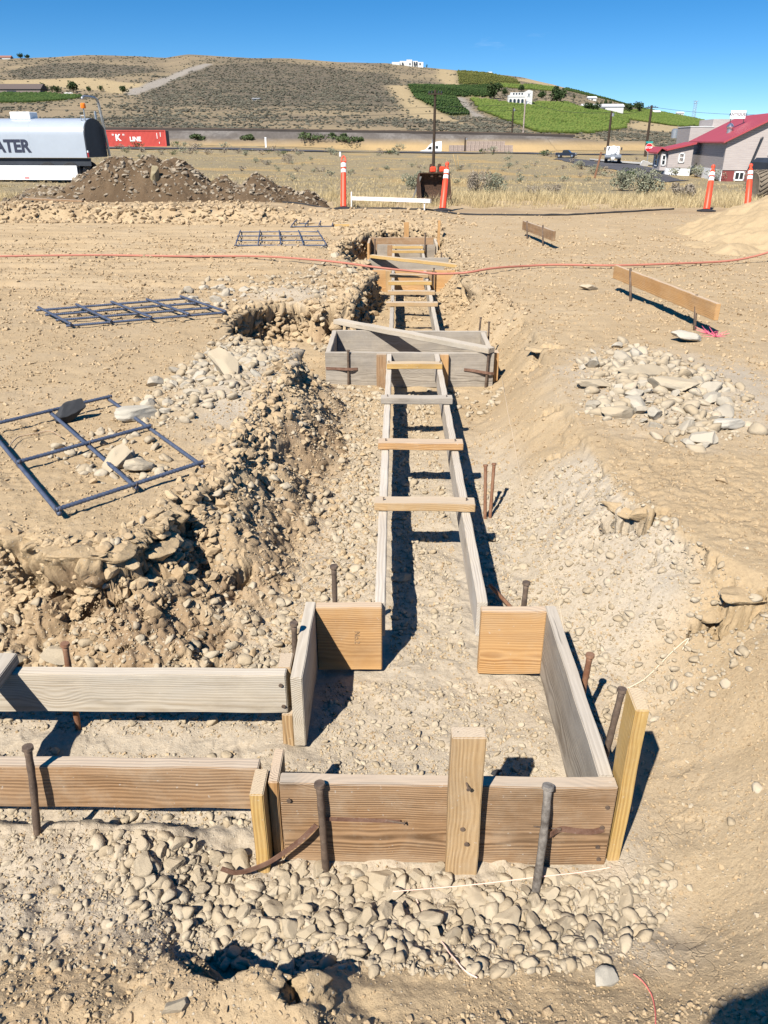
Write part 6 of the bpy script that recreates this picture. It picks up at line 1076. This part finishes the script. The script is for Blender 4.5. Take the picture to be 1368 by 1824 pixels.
# ================================================================== sky, sun, camera
SUN = Vector((-.46, -.85, 1.0)).normalized(); EL = math.asin(SUN.z); AZ = math.atan2(SUN.x, SUN.y)
wd = bpy.data.worlds.new('World'); scene.world = wd; wd.use_nodes = True; wt = wd.node_tree; bg = wt.nodes['Background']
sk = wt.nodes.new('ShaderNodeTexSky'); sk.sky_type = 'NISHITA'; sk.sun_disc = False; sk.sun_elevation = EL; sk.sun_rotation = AZ % (2*PI)
sk.air_density = 1.0; sk.dust_density = 0.0; sk.ozone_density = 4.0; sk.altitude = 300
mp = wt.nodes.new('ShaderNodeMapping'); tc = wt.nodes.new('ShaderNodeTexCoord'); mp.inputs['Scale'].default_value = (1, 1, 1.6); mp.inputs['Location'].default_value = (0, 0, .045)
wt.links.new(tc.outputs['Generated'], mp.inputs['Vector']); wt.links.new(mp.outputs[0], sk.inputs['Vector'])
hs = wt.nodes.new('ShaderNodeHueSaturation'); hs.inputs['Saturation'].default_value = 1.36; wt.links.new(sk.outputs[0], hs.inputs['Color'])
cn = wt.nodes.new('ShaderNodeTexNoise'); cm = wt.nodes.new('ShaderNodeMapping'); cm.inputs['Scale'].default_value = (2.2, 2.2, 14); cm.inputs['Rotation'].default_value = (0, .25, 0); wt.links.new(tc.outputs['Generated'], cm.inputs['Vector']); wt.links.new(cm.outputs[0], cn.inputs['Vector']); cn.inputs['Scale'].default_value = 2.0; cn.inputs['Detail'].default_value = 7; cn.inputs['Roughness'].default_value = .6
cr = wt.nodes.new('ShaderNodeMapRange'); wt.links.new(cn.outputs['Fac'], cr.inputs['Value']); cr.inputs['From Min'].default_value = .69; cr.inputs['From Max'].default_value = .95; cr.inputs['To Max'].default_value = .35
cx = wt.nodes.new('ShaderNodeMix'); cx.data_type = 'RGBA'; wt.links.new(cr.outputs[0], cx.inputs[0]); wt.links.new(hs.outputs[0], cx.inputs[6]); cx.inputs[7].default_value = (9, 9.5, 10, 1); hs = cx
wt.links.new(hs.outputs[2], bg.inputs['Color']); bg.inputs['Strength'].default_value = .082
sl = bpy.data.lights.new('sun', 'SUN'); sl.energy = 5.0; sl.angle = math.radians(.5); sl.color = (1.0, .955, .88); so = bpy.data.objects.new('sun', sl); COL.objects.link(so)
so.rotation_euler = SUN.to_track_quat('Z', 'Y').to_euler(); so.location = (-20, -30, 40)
cd = bpy.data.cameras.new('camera'); co = bpy.data.objects.new('camera', cd); COL.objects.link(co); scene.camera = co
co.location = (0, 0, CAMH); co.rotation_euler = (PI/2-PITCH, 0, YAW); cd.sensor_fit = 'VERTICAL'; cd.sensor_height = 36.0; cd.sensor_width = 27.0; cd.lens = FPX/1824*36.0; cd.clip_start = .02; cd.clip_end = 4000
vs = scene.view_settings; vs.view_transform = 'Standard'; vs.look = 'None'; vs.gamma = 1.0; vs.exposure = .8; vs.use_curve_mapping = False
scene.cycles.max_bounces = 5; scene.cycles.diffuse_bounces = 1; scene.cycles.use_denoising = True
